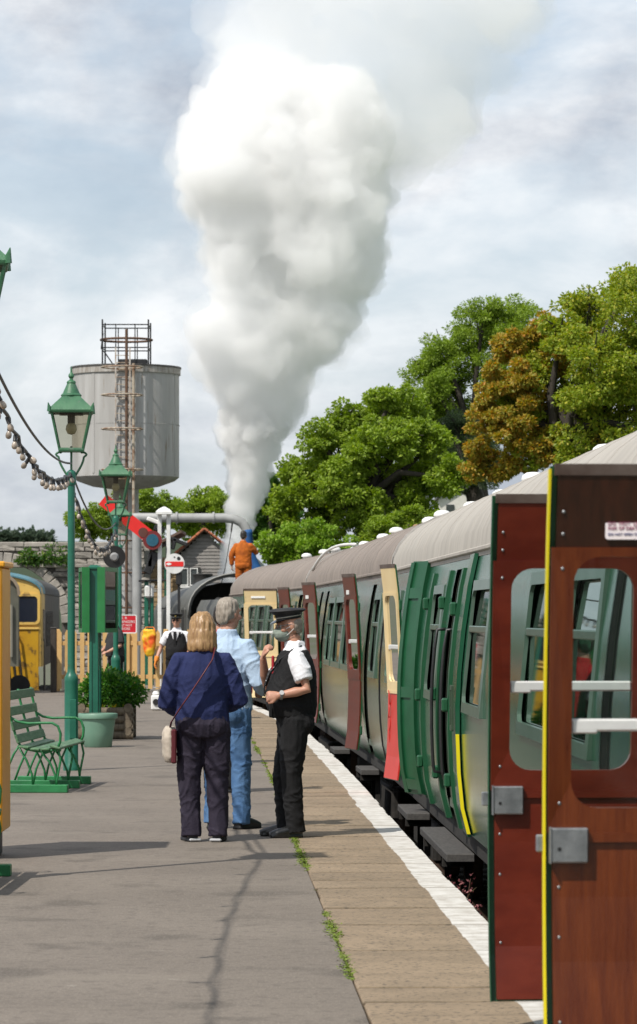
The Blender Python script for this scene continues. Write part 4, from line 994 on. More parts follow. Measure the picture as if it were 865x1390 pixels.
# column with bolted bands
cr = 17.5/s
m = MB(); m.lathe([(cr*1.25,0),(cr*1.25,.15),(cr,.2),(cr, zb-.32+o_),(cr*1.5, zb-.26+o_)], n=28); colm = m.build('column', STANK, wt, 30)
for k in range(8):
    z = .55 + k*.55
    m = MB(); m.lathe([(cr*1.0,z),(cr*1.03,z),(cr*1.03,z+.05),(cr*1.0,z+.05)], n=28, cap=False); m.build('column_band', STANK, colm)
    rvb = MB()
    for q in range(14): a = 2*PI*q/14; rvb.sph((cr*1.035*math.cos(a), cr*1.035*math.sin(a), z+.16), .014, 6, 4)
    rvb.build('bolt_row', pm('bolt paint', (.10,.09,.08)), colm)
# overflow pipe and ladder with hoops
lxp = (px(178.5, 0, TY).x - pc.x)
m = MB(); m.tube([(lxp-.02, -r-.42, .9), (lxp-.02, -r-.42, px(0,455,TY).z+o_)], .038, 10); m.build('overflow_pipe', RUST, wt, 40)
m = MB(); m.tube([(lxp+.14, -r-.10, .9), (lxp+.14, -r-.10, zt+o_)], .035, 8); m.build('pale_pipe', RUSTG, wt, 40)
ladx0, ladx1 = px(162,0,TY).x-pc.x, px(181,0,TY).x-pc.x
for x in (ladx0, ladx1):
    m = MB(); m.box((x, -r-.12, (zb+zt)/2+o_+.1), (.035,.02, zt-zb+.6)); m.build('ladder_rail', pm('pale ladder paint', (.5,.47,.43),(.32,.24,.18), rough=.6, scale=6), wt)
for k in range(18):
    z = zb - .1 + (zt-zb+.3)*k/17 + o_; m = MB(); m.tube([(ladx0,-r-.12,z),(ladx1,-r-.12,z)], .010, 6); m.build('ladder_rung', RUSTG, wt)
for yy in (506, 543, 588, 642):
    z = px(0, yy, TY).z + o_; hx = (px(172,0,TY).x-pc.x); hr = 27/s; pts = [(hx + hr*math.cos(a), -r-.15-hr*.75 + hr*.95*math.sin(a), z) for a in [2*PI*k/28 for k in range(28)]]
    m = MB(); m.tube(pts, .02, 6, closed=True, flat=1.5); m.build('ladder_hoop', RUSTG, wt, True)
for yy in (735, 778, 825): 
    z = px(0, yy, TY).z + o_; pts = [(.12 + .52*math.cos(a), -cr-.25 + .4*math.sin(a), z) for a in [2*PI*k/24 for k in range(24)]]
    m = MB(); m.tube(pts, .022, 6, closed=True, flat=1.5); m.build('ladder_hoop', RUST, wt, True)
# railing round the hatch
rx0, rx1 = px(141,0,TY).x-pc.x, px(203,0,TY).x-pc.x
zr0 = zt + o_
for x in (rx0, px(159,0,TY).x-pc.x, px(185,0,TY).x-pc.x, rx1):
    for yy in (-.55, .55):
        top = px(0, 436 if x in (rx0, rx1) else 442, TY).z + o_
        m = MB(); m.tube([(x, yy, zr0), (x, yy, top)], .022 if x in (rx0, rx1) else .015, 7); m.build('railing_post', BLACK, wt)
for yy in (443, 474):
    z = px(0, yy, TY).z + o_; m = MB(); m.tube([(rx0,-.55,z),(rx1,-.55,z),(rx1,.55,z),(rx0,.55,z)], .016, 6, closed=True); m.build('railing_bar', BLACK, wt)
z = px(0, 462, TY).z + o_; pts = [((rx0+rx1)/2 + (rx1-rx0)*.56*math.cos(a), .6*math.sin(a) - .1, z) for a in [2*PI*k/32 for k in range(32)]]
m = MB(); m.tube(pts, .03, 6, closed=True); m.build('railing_hoop', RUST, wt, True)
m = MB(); m.cham((.2, -.35, zr0+.11), (.75, .3, .15), .02); m.build('hatch', BLACK, wt)
m = MB(); m.tube([(rx0+.02,-.55,zr0+.85),(rx0-.03,-.6,zr0+.45),(rx0+.1,-.6,zr0+.3),(rx0+.3,-.5,zr0)], .016, 6); m.build('loose_chain', BLACK, wt)

# ---------------------------------------------------------------- water crane with blue bag
CY_ = 83.5
PIPE = pm('grey crane pipe paint', (.36,.365,.36),(.27,.275,.27), rough=.5, scale=2, bump=.1)
a0, a1 = px(182, 702.5, CY_), px(312, 703.5, CY_)
t = thing('water_crane', 'grey horizontal water crane arm with blue canvas bag above the tender', 'water crane', (a0.x, CY_, -1.0))
def rel(v, b): return v - Vector(b.location)
pr = 6.2/(F/CY_)
pts = [px(160,702.5,CY_)+Vector((0,1.5,0)), px(185,702.5,CY_), px(240,703,CY_), px(305,703,CY_), px(318,704.5,CY_), px(328,709,CY_), px(333.5,716,CY_), px(335.5,722,CY_)]
m = MB(); m.tube([rel(p,t) for p in pts], [pr]*5 + [pr*1.05, pr*1.05, pr*1.05], 18); m.build('arm_pipe', PIPE, t, 40)
m = MB(); q = rel(px(186,702,CY_),t); m.tube([(q.x, .0, .0), (q.x, .0, q.z-.05)], .12, 16); m.lathe([(.2,0),(.2,.12),(.13,.16)], (q.x,0,0), 16); m.build('standpipe', PIPE, t, 40)
for xx in (240, 290):
    q = rel(px(xx,703,CY_),t); m = MB(); m.tube([(q.x-.025,0,q.z),(q.x+.025,0,q.z)], pr*1.28, 18); m.build('flange', PIPE, t)
BLUE = pm('blue canvas bag', (.012,.10,.30),(.008,.055,.17), rough=.7, scale=3, bump=.3)
bp_ = [(335.5,719,6.8),(336,724,7.2),(336,728,6.6),(336.5,733,7.3),(337,738,6.6),(339,746,7.0),(341,757,7.0),(345,768,8),(350,778,8.5),(355,792,9)]
m = MB(); m.tube([rel(px(x,y,CY_),t) for x,y,_ in bp_], [w_/(F/CY_) for *_,w_ in bp_], 16); m.build('water_bag', BLUE, t, True)
m = MB(); m.tube([rel(px(316,706,CY_),t), rel(px(314,722,CY_),t)], .02, 6); m.tube([rel(px(314,722,CY_),t), rel(px(306,770,CY_),t), rel(px(295,815,CY_),t)], .010, 6); m.build('pull_chain', BLACK, t)

# ---------------------------------------------------------------- signals
SY = 78.0
t = thing('semaphore_signal', 'twin post white semaphore signal with red arm and white cap', 'railway signal', (px(223,0,SY).x, SY, -.9))
SRED = pm('signal red enamel', (.72,.022,.018),(.62,.02,.015), rough=.35, scale=4)
ss = F/SY
for xx in (217, 229):
    a = rel(px(xx,850,SY),t); b = rel(px(xx,697,SY),t); m = MB(); m.cham((a.x, 0, (b.z)/2), (.095,.095,b.z), .012); m.build('post', WHITEP, t)
q = rel(px(223,693,SY),t); m = MB(); m.loft([[(q.x+sx*wd, sy*wd, q.z+dz) for sx,sy in ((-1,-1),(1,-1),(1,1),(-1,1))] for wd,dz in ((.19,-.09),(.19,-.03),(.13,.03),(.02,.09))]); m.build('cap', WHITEP, t)
for yy in (740, 772, 800, 826):
    q = rel(px(223,yy,SY),t); m = MB(); m.box((q.x,0,q.z),(.32,.06,.035)); m.build('cross_brace', BLACK, t)
# arm pivots near the lens and rises to the left
tip0, tip1 = rel(px(140,678,SY),t), rel(px(206,731,SY),t)
d_ = (tip1-tip0); n_ = Vector((d_.z,0,-d_.x)).normalized(); 
h0, h1 = .15, .155
m = MB(); poly = [(tip0.x+n_.x*h0, tip0.z+n_.z*h0), (tip1.x+n_.x*h1, tip1.z+n_.z*h1), (tip1.x-n_.x*h1, tip1.z-n_.z*h1), (tip0.x-n_.x*h0, tip0.z-n_.z*h0)]
m.prism(poly, 'y', -.16, -.145); arm = m.build('signal_arm', SRED, t)
c = rel(px(207.5,733.5,SY),t); m = MB(); m.tube([(c.x,-.18,c.z),(c.x,-.13,c.z)], .225, 28); m.build('spectacle_plate', pm('dark red enamel', (.16,.012,.012)), t)
m = MB(); m.tube([(c.x,-.20,c.z),(c.x,-.175,c.z)], .145, 24); m.build('blue_lens', pm('blue green lens', (.012,.10,.16), rough=.08, coat=1), t)
c2_ = rel(px(195,723,SY),t); m = MB(); m.tube([(c2_.x,-.185,c2_.z),(c2_.x,-.155,c2_.z)], .115, 24); m.build('red_lens', pm('dark red lens', (.10,.02,.008), rough=.1, coat=1), t)
m = MB(); m.cham((c.x+.02,-.02,c.z-.10),(.20,.22,.32),.03); m.build('lamp_case', BLACK, t)
for (xx,yy,w_,h_) in ((209,707,.35,.10),(216,718,.25,.14),(243,735,.42,.09),(236,738,.10,.28),(206,764,.20,.55),(204,760,.12,.35)):
    q = rel(px(xx,yy,SY),t); m = MB(); m.cham((q.x,.05,q.z),(w_,.10,h_),.02, m=Matrix.Rotation(R(random.uniform(-25,25)),3,'Y')); m.build('signal_bracket', BLACK if xx!=209 else WHITEP, t)
m = MB(); m.tube([rel(px(226,800,SY),t), rel(px(226,730,SY),t)], .014, 6); m.tube([rel(px(204,770,SY),t), rel(px(204,850,SY),t)], .012, 6); m.build('signal_wire', BLACK, t)
# disc signal
t2 = thing('disc_signal', 'white round shunting disc with a red bar beside the signal posts', 'railway signal', (px(237,0,SY).x, SY-.35, -.9))
c = rel(px(237,765,SY-.35),t2); rr = 13.7/(F/(SY-.35))
m = MB(); m.tube([(c.x,-.012,c.z),(c.x,.012,c.z)], rr, 36); dk = m.build('disc', WHITEP, t2)
m = MB(); m.box((c.x,-.016,c.z-.01),(rr*1.78,.012,.115)); m.build('red_bar', SRED, dk)
for dx, dz, q in ((.10,.12,.042),(-.0,.15,.018)):
    m = MB(); m.tube([(c.x+dx,-.02,c.z+dz),(c.x+dx,-.013,c.z+dz)], q, 14); m.build('sight_hole', BLACK, dk)
m = MB(); m.loft([[(c.x-.13+.06*math.cos(a),y,c.z-.01+.03*math.sin(a)) for a in [2*PI*k/14 for k in range(14)]] for y in (-.028,-.023)]); m.build('white_spot', WHITEP, dk)
m = MB(); m.box((c.x+.10,.10,c.z-.62),(.06,.06,1.25)); m.cham((c.x+.10,.1,c.z-.32),(.14,.16,.36),.02); m.build('stand', BLACK, t2)
# ground frame levers: green box with white lever tops
t = thing('lever_frame', 'green lever post with white weight beside the signal', 'lever frame', (px(204,0,79).x, 79, -.9))
for xx, yt in ((199,788),(206,798)):
    q = rel(px(xx,yt,79),t); m = MB(); m.cham((q.x,0,q.z/2),(.10,.10,q.z),.012); m.build('post', GREEN_POST, t)
q = rel(px(203,803,79),t); m = MB(); m.cham((q.x,-.1,q.z),(.22,.10,.30),.05); m.build('counterweight', WHITEP, t)
q = rel(px(203,800,79),t); m = MB(); m.tube([(q.x-.25,-.1,q.z+.2),(q.x+.5,-.1,q.z+.22)],.025,6); m.build('crossbar', BLACK, t)

# ---------------------------------------------------------------- signal box
BY = 101.0
SLATE = pm('grey hung slate', (.20,.185,.175),(.26,.245,.23), rough=.8, scale=6, bump=.3, rnd=.15)
BOARD = pm('tan weatherboard', (.30,.20,.10),(.24,.16,.08), rough=.7, scale=3, stretch=(.5,1,6), rnd=.1)
g = thing('signal_box', 'signal box with slate hung gable, red ridge tiles and white window', 'building', (px(278,0,BY).x, BY, -1.2))
def G(x, y): v = px(x, y, BY); return (v.x - g.location.x, v.z + 1.2)
pk_, el, er = G(278,722), G(240,755), G(312,752)
bt = G(278, 900)[1]; wl, wr = G(246,0)[0], G(309,0)[0]
m = MB(); m.prism([(wl, 0), (wr, 0), (wr, er[1]-.02), (pk_[0], pk_[1]-.06), (wl, el[1]+.08)], 'y', 0, 5.0); m.build('wall', pm('grey wall', (.13,.12,.11)), g)
# slate courses on the gable
z = G(0,800)[1]; k = 0
while z < pk_[1]-.12:
    f = 0 if z < el[1]+.05 else (z-el[1])/(pk_[1]-el[1])
    a, b = wl + (pk_[0]-wl)*f, wr + (pk_[0]-wr)*f
    if b - a > .15:
        m = MB(); m.prism([(a,z),(b,z),(b,z+.10),(a,z+.10)], 'y', -.035, -.005); m.v = [(x, y - (.02 if (zz-z) < .05 and y < -.02 else 0), zz) for x,y,zz in m.v]; m.build('slate_course', SLATE, g)
    z += .105
for (ex, ez, sgn) in ((el[0]-.05, el[1]-.02, 1), (er[0]+.1, er[1]+.0, -1)):
    m = MB(); m.loft([[(ex, y, ez), (pk_[0], y, pk_[1]+.02), (pk_[0], y, pk_[1]+.10), (ex, y, ez+.08)] for y in (-.25, 5.2)]); m.build('roof_slope', pm('brown roof tile', (.16,.10,.075),(.11,.075,.06), rough=.85, scale=6, bump=.4), g)
    n_t = 7
    for k in range(n_t):
        u = (k+.5)/n_t; xx, zz = ex + (pk_[0]-ex)*u, ez + (pk_[1]+.0-ez)*u + .10
        ang = math.atan2(pk_[1]-ez, pk_[0]-ex); ln_ = math.hypot(pk_[1]-ez, pk_[0]-ex)/n_t
        m = MB(); m.cham((0,0,0),(ln_*.98,.22,.07),.02); o = m.build('verge_tile', pm('red ridge tile', (.42,.13,.06),(.30,.10,.05), rough=.8, scale=5, rnd=.2), g, loc=(xx,-.2,zz)); o.rotation_euler[1] = -ang
# window strip
wz0, wz1 = G(0,795)[1], G(0,771)[1]
m = MB(); m.box(((G(244,0)[0]+G(272,0)[0])/2, -.05, (wz0+wz1)/2-.15), (G(272,0)[0]-G(244,0)[0], .1, wz1-wz0+.35)); m.build('window_recess', pm('dark recess paint', (.03,.03,.028)), g)
for a, b in ((245,256),(258,269)):
    xa, xb = G(a,0)[0], G(b,0)[0]
    m = MB(); m.ring([(xa,wz0),(xb,wz0),(xb,wz1),(xa,wz1)], [(xa+.03,wz0+.03),(xb-.03,wz0+.03),(xb-.03,wz1-.03),(xa+.03,wz1-.03)], 'y', -.14, -.10); wo = m.build('window', WHITEP, g)
    m = MB(); m.box(((xa+xb)/2,-.105,(wz0+wz1)/2),(xb-xa-.05,.008,wz1-wz0-.05)); m.build('pane', pm('dark window glass', (.05,.06,.06), rough=.05, coat=1), wo)
m = MB(); m.cham(((G(244,0)[0]+G(275,0)[0])/2,-.16,wz0-.05),(G(275,0)[0]-G(242,0)[0],.2,.06),.01); m.build('sill', WHITEP, g)
# lower tan boarded wing
lw, rw = G(194,0)[0], G(245,0)[0]; et = G(0,757)[1]
m = MB(); m.box(((lw+rw)/2+.1, 1.5, et/2), (rw-lw, 3, et)); m.build('wing_wall', pm('tan wall', (.25,.17,.09)), g)
z = G(0,830)[1]
while z < et-.05:
    m = MB(); m.prism([(lw+.25,z),(rw,z),(rw,z+.145),(lw+.25,z+.145)],'y',-.03,-.002); m.v = [(x, y-(.018 if zz < z+.07 and y < -.02 else 0), zz) for x,y,zz in m.v]; m.build('weatherboard', BOARD, g); z += .15
m = MB(); m.loft([[(lw-.35, y, et-.05), (rw+.05, y, et+.75), (rw+.05, y, et+.83), (lw-.35, y, et+.05)] for y in (-.6, 3.2)]); m.build('wing_roof', pm('brown roof tile', (.16,.10,.075)), g)
for a, b in ((193,204),):
    xa, xb = G(a,0)[0], G(b,0)[0]; za, zb_ = G(0,822)[1], G(0,764)[1]
    m = MB(); m.box(((xa+xb)/2,-.03,(za+zb_)/2),(xb-xa,.05,zb_-za)); m.build('door', WHITEP, g)
for xx in (191, 226):
    q = G(xx,0)[0]; m = MB(); m.box((q,-.35,et/2-.1),(.09,.09,et-.2)); m.build('veranda_post', GREEN_POST, g)

# ---------------------------------------------------------------- steam locomotive and tender
def hd_at(Y): return math.atan(.0895 + .0022*(Y-75)) * -1
LG = pm('dull locomotive green grey', (.075,.078,.072),(.12,.12,.11), rough=.5, scale=2.5, bump=.15, spec=.4)
LB = pm('coal black', (.012,.012,.012),(.025,.024,.022), rough=.7, scale=8, bump=.8, bscale=9)
hX = -.098
base = Vector((side_at(75.2) + 1.36, 75.2, RAIL))
lo = thing('steam_locomotive', 'dull green steam locomotive and tender at the head of the train', 'locomotive', base, math.atan(-hX)*1.0)
lo.rotation_euler[2] = math.atan(.15)
# tender: curved sides
def hoop(W_, z0_, zs_, zr_, y, n=14): return [(x, y, z) for x, z in tube_section(W_, z0_, zs_, zr_, n)]
m = MB(); m.loft([hoop(2.55, .9, 2.35, 2.62, y) for y in (.2, 6.4)]); m.build('tender_body', LG, lo, 35)
m = MB()
for s_ in (-1,1): m.loft([[(s_*1.27,y,2.3),(s_*1.2,y,2.75),(s_*1.1,y,2.95),(s_*1.07,y,2.93),(s_*1.17,y,2.73),(s_*1.24,y,2.3)] for y in (2.0, 6.5)])
m.build('tender_rave', LG, lo, 35)
cb_ = MB()
for k in range(70): cb_.sph((random.uniform(-.85,.85), random.uniform(3,6.2), 2.5+random.uniform(0,.35)), random.uniform(.12,.25), 6, 4)
cme = fuse(cb_, .06, 1, disp=lambda c: .05*noise.noise(c*5)); cme.materials.append(LB); obj('coal_load', cme, None, lo, kind='stuff')
m = MB(); m.tube([(0,1.2,2.5),(0,1.2,2.72)], .32, 20); m.build('filler_hatch', LB, lo)
# cab with curved roof and side windows
m = MB()
cab = tube_section(2.72, .9, 2.55, 3.62, 18)
inn = tube_section(2.60, 1.0, 2.55, 3.55, 18)
m.ring(cab, inn, 'y', 7.1, 9.6); m.build('cab', LG, lo, 35)
m = MB(); m.prism(tube_section(2.6, 1.0, 2.5, 3.4), 'y', 9.2, 9.3); m.build('backhead', LB, lo)
for s_ in (-1,1):
    q = MB(); q.cham((s_*1.362, 8.05, 2.45), (.03, .75, .55), .02); wn = q.build('cab_window', BLACK, lo)
    q = MB(); q.ring(rrect(7.62,8.48,2.13,2.77,.08,4), rrect(7.68,8.42,2.19,2.71,.06,4), 'x', s_*1.375-.012, s_*1.375+.012); q.build('window_frame', LG, wn)
# air-smoothed casing / boiler ahead
m = MB(); m.loft([hoop(2.60-.1*k, 1.3, 2.5-.12*k, 3.42-.05*k, 9.6+y) for k, y in ((0,0),(0,1.5),(.6,4.0),(1,7.5))]); m.build('boiler_casing', LG, lo, 35)
m = MB(); m.lathe([(.30,3.2),(.27,3.5),(.25,3.62),(.29,3.7),(.27,3.72),(.2,3.6)], (0,15.8,0), 20); m.build('chimney', LB, lo, 40)
m = MB(); m.tube([(-.45,11.2,3.25),(.45,11.2,3.25)], .18, 12); m.build('safety_valve', LB, lo)
m = MB(); m.box((0,8.5,.75),(2.5,17,.3)); m.build('frame', SOOT, lo)
for y in (1.2,3.2,5.2,9.5,11.6,13.7):
    for s_ in (-1,1):
        q = MB(); q.tube([(s_*.70,y,.6),(s_*.84,y,.6)], .6 if y < 7 else .9, 24); q.v = [(a_,b_,c_ + (.3 if y > 7 else 0)) for a_,b_,c_ in q.v]; q.build('wheel', SOOT, lo)
# highlight along the cab's rear edge, put in as a pale tube
m = MB(); m.tube([(-1.36,7.08,2.55)] + [(x,7.08,z+.01) for x,z in cab[3:-1][::-1]], .02, 6); m.build('cab_edge_highlight', pm('pale edge highlight', (.3,.3,.28)), lo, True)

# ---------------------------------------------------------------- steam plume
PY_ = 87.0
sp = F/PY_
OUT = [(800,296,326),(765,297,332),(735,297,340),(715,300,345),(690,302,352),(660,303,365),(630,300,378),(600,295,388),(570,292,410),(540,290,428),(510,275,440),(485,258,450),(460,256,472),(430,285,488),(400,300,500),(370,285,515),(340,273,525),(310,274,527),(285,262,522),(260,246,522),(230,240,524),(205,243,528),(180,250,530),(150,268,520),(120,290,500)]
def outl(y):
    ys_ = [o[0] for o in OUT][::-1]; l = [o[1] for o in OUT][::-1]; r_ = [o[2] for o in OUT][::-1]
    return ncat(ys_, l, y), ncat(ys_, r_, y)
rs_ = random.Random(11)
pb = MB()
y = 800.0
while y > 118:
    l, r_ = outl(y); ins = 7 + 11*min(1, max(0, (y-420)/160)); ins = min(ins, (r_-l)*.2); l += ins; r_ -= ins; wd = r_-l
    big = min(wd*.34, 62)
    # a body of overlapping puffs across the width
    n = max(2, int(wd/ (big*1.05)))
    for k in range(n+1):
        rr = big*rs_.uniform(.75, 1.0); x = l + rr + (wd-2*rr)*k/max(1,n) + rs_.uniform(-3,3)
        dy = rs_.uniform(-.33,.33)*wd/sp*.9
        c = px(x, y + rs_.uniform(-8,8), PY_) + Vector((0, dy, 0)); pb.sph(c, rr/sp, 12, 8)
    # billows on the outline
    for k in range(3):
        for x in (l, r_):
            rr = rs_.uniform(.10,.22)*wd; rr = min(rr, 34); xx = x + (rr*.8 if x == l else -rr*.8); c = px(xx, y + rs_.uniform(-14,14), PY_) + Vector((0, rs_.uniform(-.35,.2)*wd/sp, 0)); pb.sph(c, rr/sp, 10, 7)
    # billows on the face toward the camera
    for k in range(2):
        rr = min(30, rs_.uniform(.12,.22)*wd); xx = l + wd*rs_.uniform(.2,.8); c = px(xx, y + rs_.uniform(-14,14), PY_) + Vector((0, -.42*wd/sp*rs_.uniform(.75,1.05), 0)); pb.sph(c, rr/sp, 10, 7)
    y -= max(9, big*.42)
def billow(c):
    s1 = 0
    for f_, a_ in ((.75,.38),(1.6,.27),(3.2,.16),(6.5,.09),(12,.04)):
        q = noise.noise(c*f_ + Vector((3.1,7.7,f_))); s1 += a_*(abs(q)*1.9 - .42)
    h_ = min(1.0, max(.25, (c.z-2)/9)); return s1*h_
pme_ = fuse(pb, .085, 9, disp=billow, name='steam_plume', islands=3000, redo=.07)
jet = MB()
for k in range(34):
    y = 800 - 6.5*k; l, r_ = outl(y); jet.sph(px((l+r_)/2 + rs_.uniform(-4,4), y, PY_) + Vector((0, rs_.uniform(-.1,.1), 0)), (r_-l)*.44/sp*rs_.uniform(.85,1.1), 12, 8)
jme = fuse(jet, .07, 3, disp=lambda c: .55*billow(c*1.6), name='steam_jet', islands=400)
def volmat(name, dens, col=(1,1,1), an=0.0):
    m = bpy.data.materials.new(name); m.use_nodes = True; tt = m.node_tree; tt.nodes.clear()
    o = N(tt, 'ShaderNodeOutputMaterial'); v = N(tt, 'ShaderNodeVolumeScatter'); v.inputs['Color'].default_value = (*col, 1); v.inputs['Density'].default_value = dens; v.inputs['Anisotropy'].default_value = an
    tt.links.new(v.outputs[0], o.inputs['Volume']); return m
halo = fuse(pb, .16, 8, disp=lambda c: .12*min(1, max(.3, (c.z-2)/9)) + 1.3*billow(c + Vector((5,2,1))), name='steam_halo', islands=1500, redo=.14)
plume = obj('steam_plume', pme_, volmat('steam', 1.5, (.945,.946,.958)), None, kind='stuff', label='dense white steam plume billowing up from the locomotive', category='steam')
obj('steam_jet', jme, volmat('dense steam', 3.2, (.97,.97,.975)), plume, kind='stuff')
obj('steam_fringe', halo, volmat('steam fringe', .30, (.955,.955,.965)), None, kind='stuff', label='torn soft steam fringe wrapped around the dense plume', category='steam')
rs_ = random.Random(5); pb = MB()
for (y, l, r_) in ((235,262,545),(200,258,610),(165,262,640),(130,272,660),(95,280,690),(60,285,715),(25,288,740),(-10,290,765),(-50,295,800),(-95,300,840)):
    rr0 = 46; n = int((r_-l)/46)
    for k in range(n+1):
        for q in range(2):
            rr = rr0*rs_.uniform(.7,1.15); x = l + rr + (r_-l-2*rr)*k/n + rs_.uniform(-12,12); c = px(x, y + rs_.uniform(-18,18), PY_) + Vector((0, rs_.uniform(-2.2,2.2), 0)); pb.sph(c, rr/sp, 12, 8)
v2 = fuse(pb, .2, 6, disp=lambda c: billow(c)*1.5, name='thin_steam', islands=900, redo=.18)
obj('drifting_steam', v2, volmat('thin steam', .34, (.83,.837,.862)), None, kind='stuff', label='thin steam, greyed in colour for its own shade, drifting off above the dense plume', category='steam')  # scatter colour lowered to put self-shadow grey into the upper steam
# ---------------------------------------------------------------- embankment, trees
mb = MB()
GRASS = pm('grass bank', (.06,.11,.02),(.10,.13,.04), rough=.95, scale=3, bump=.8, bscale=14)
rings = []
for Y in [20 + 6*i for i in range(22)]:
    x = edge(Y) + .28 + CW
    rings.append([(x+1.1, Y, -1.24), (x+40, Y, -1.24), (x+40, Y, 2.0), (x+4.2, Y, 1.7 if Y < 45 else 2.05), (x+1.5, Y, .4)])
mb.loft(rings); mb.build('embankment', GRASS, kind='structure')

def make_tree(name, label, cat, Y, base, circles, mat, n, size, seed, depth=.8, trunk_r=.22, extra=None, shell=.45, sub=7, group=None, branch=True, aspect=.6):
    rnd = random.Random(seed); random.seed(seed)
    s = F/Y
    bx_, bz_ = px(base[0], base[1], Y).x, px(base[0], base[1], Y).z
    t = thing(name, label, cat, (bx_, Y, bz_), 0, group)
    B = Vector((bx_, Y, bz_))
    cl, mains = [], []
    for (x, y, r) in circles:
        c = px(x, y, Y) - B + Vector((0, rnd.uniform(-depth, depth)*r*1.6/s, 0)); R_ = r/s; R_ *= 1.12; mains.append((c, R_))
        for k in range(sub*4):
            u = Vector((rnd.gauss(0,1), rnd.gauss(0,1), rnd.gauss(0,1))).normalized(); q = R_*rnd.uniform(.25,1.0)
            cl.append((c + u*q*Vector((1,1,1)).length/1.732, R_*rnd.uniform(.20,.36), .7))
        cl.append((c, R_*.55, .8))
    obj('crown', leaves_mesh(cl, int(n*4.2), size*.44, 'crown', shell*.9, aspect=aspect), mat, t)
    if branch:
        m = MB(); top = sum((c for c, _ in mains), Vector())/len(mains)
        fork = Vector((top.x*.35, 0, max(.6, min(c.z for c, _ in mains)*.8)))
        m.tube([(0,0,-.4), fork*.5 + Vector((.05,0,0)), fork, (fork + top)/2, top], [trunk_r*1.2, trunk_r, trunk_r*.85, trunk_r*.6, trunk_r*.2], 10)
        for (c, R_) in mains:
            st = fork.lerp(top, rnd.uniform(0,.6)); mid = st.lerp(c, .5) + Vector((rnd.uniform(-.3,.3), rnd.uniform(-.3,.3), rnd.uniform(.0,.4)))
            m.tube([st, mid, c], [trunk_r*.45, trunk_r*.28, trunk_r*.1], 7)
            for k in range(5):
                u = Vector((rnd.gauss(0,1), rnd.gauss(0,1), rnd.gauss(.3,1))).normalized(); m.tube([mid.lerp(c,.6), c + u*R_*.4, c + u*R_*.85], [trunk_r*.14, trunk_r*.08, trunk_r*.03], 5)
        m.build('trunk', BARK, t, 60)
    return t
ASH = leafmat('ash leaf', (.15,.225,.02), (.225,.325,.035), (.33,.43,.055))
LIME = leafmat('lime leaf', (.155,.235,.02), (.235,.335,.03), (.36,.44,.06))
BRIGHT = leafmat('bright shrub leaf', (.14,.26,.02), (.26,.40,.04), (.38,.48,.10))
CON = leafmat('dark evergreen leaf', (.045,.075,.03), (.08,.115,.045))
ORG = leafmat('autumn leaf', (.22,.24,.03), (.38,.26,.035), (.50,.23,.03))
YGR = leafmat('yellowing leaf', (.17,.25,.02), (.29,.34,.03), (.46,.41,.05))
DKG = leafmat('far dark leaf', (.05,.12,.015), (.085,.18,.025))
make_tree('ash_tree', 'tall open green ash with branches showing against the sky', 'tree', 105, (665, 800), [(692,440,38),(655,432,28),(640,455,36),(602,478,34),(575,505,28),(615,520,34),(665,505,34),(712,480,36),(590,560,36),(640,575,34),(690,560,36),(560,550,24),(560,600,36),(540,575,28),(620,620,36),(590,525,28)], ASH, 19000, .24, 21, trunk_r=.30, shell=.3, sub=8, aspect=.42)
make_tree('lime_tree', 'broad bright green tree rising behind the coach roofs', 'tree', 84, (500, 800), [(515,562,34),(470,572,30),(440,600,32),(548,595,34),(500,610,40),(430,640,34),(470,655,40),(535,650,42),(405,670,28),(440,695,36),(500,700,40),(560,690,36),(585,640,34),(590,600,28),(530,545,26),(555,555,24),(400,640,24),(385,690,24),(610,650,30)], LIME, 22000, .23, 22, trunk_r=.30)
t3 = make_tree('autumn_maple', 'large maple turning orange on one side above the nearest coach', 'tree', 72, (745, 760), [(805,420,44),(850,392,34),(875,440,60),(800,500,56),(850,520,60),(760,450,36),(810,575,54),(870,590,56),(765,560,44),(905,500,60),(770,620,34),(840,640,40),(740,505,32),(715,560,28),(775,530,34),(735,470,22),(720,610,24),(690,540,20)], YGR, 23000, .19, 23, trunk_r=.32)
random.seed(231); s_ = F/72; Bm = t3.location; cl = []
for (x, y, r) in ((705,475,36),(735,440,26),(680,520,34),(715,520,36),(660,565,30),(690,575,36),(730,560,34),(655,610,26),(690,625,34),(735,610,36),(750,500,30),(770,470,26),(645,635,18),(800,470,22),(790,560,20),(820,610,22),(785,600,20)):
    c = px(x, y, 72) - Vector(Bm) + Vector((0, random.uniform(-1.0,.6), 0))
    for k in range(16):
        u = Vector((random.gauss(0,1), random.gauss(0,1), random.gauss(0,1))).normalized(); cl.append((c + u*r/s_*random.uniform(.3,.95), r/s_*random.uniform(.18,.36), .75))
o = obj('crown', leaves_mesh(cl, 46000, .095, 'crown', .4), ORG, t3); o['label'] = 'orange turning foliage'
make_tree('yew_tree', 'dark evergreen with bare lower limbs below the ash', 'tree', 88, (655, 760), [(625,585,34),(650,615,32),(600,620,30),(640,640,26),(610,650,28),(670,640,24),(585,650,22)], CON, 11000, .17, 24, trunk_r=.28, aspect=.3)
make_tree('leafy_bush', 'pale yellow green bush beyond the third coach', 'bush', 82, (410, 810), [(372,740,22),(400,728,24),(430,735,26),(455,748,24),(385,755,24),(415,758,28),(445,765,24),(470,760,18)], BRIGHT, 8500, .19, 25, trunk_r=.1)
make_tree('leafy_bush', 'round light green bush behind the passenger above the roof', 'bush', 79, (545, 770), [(530,712,22),(555,705,24),(580,715,22),(515,722,18),(545,728,24)], LIME, 5200, .16, 26, trunk_r=.1)
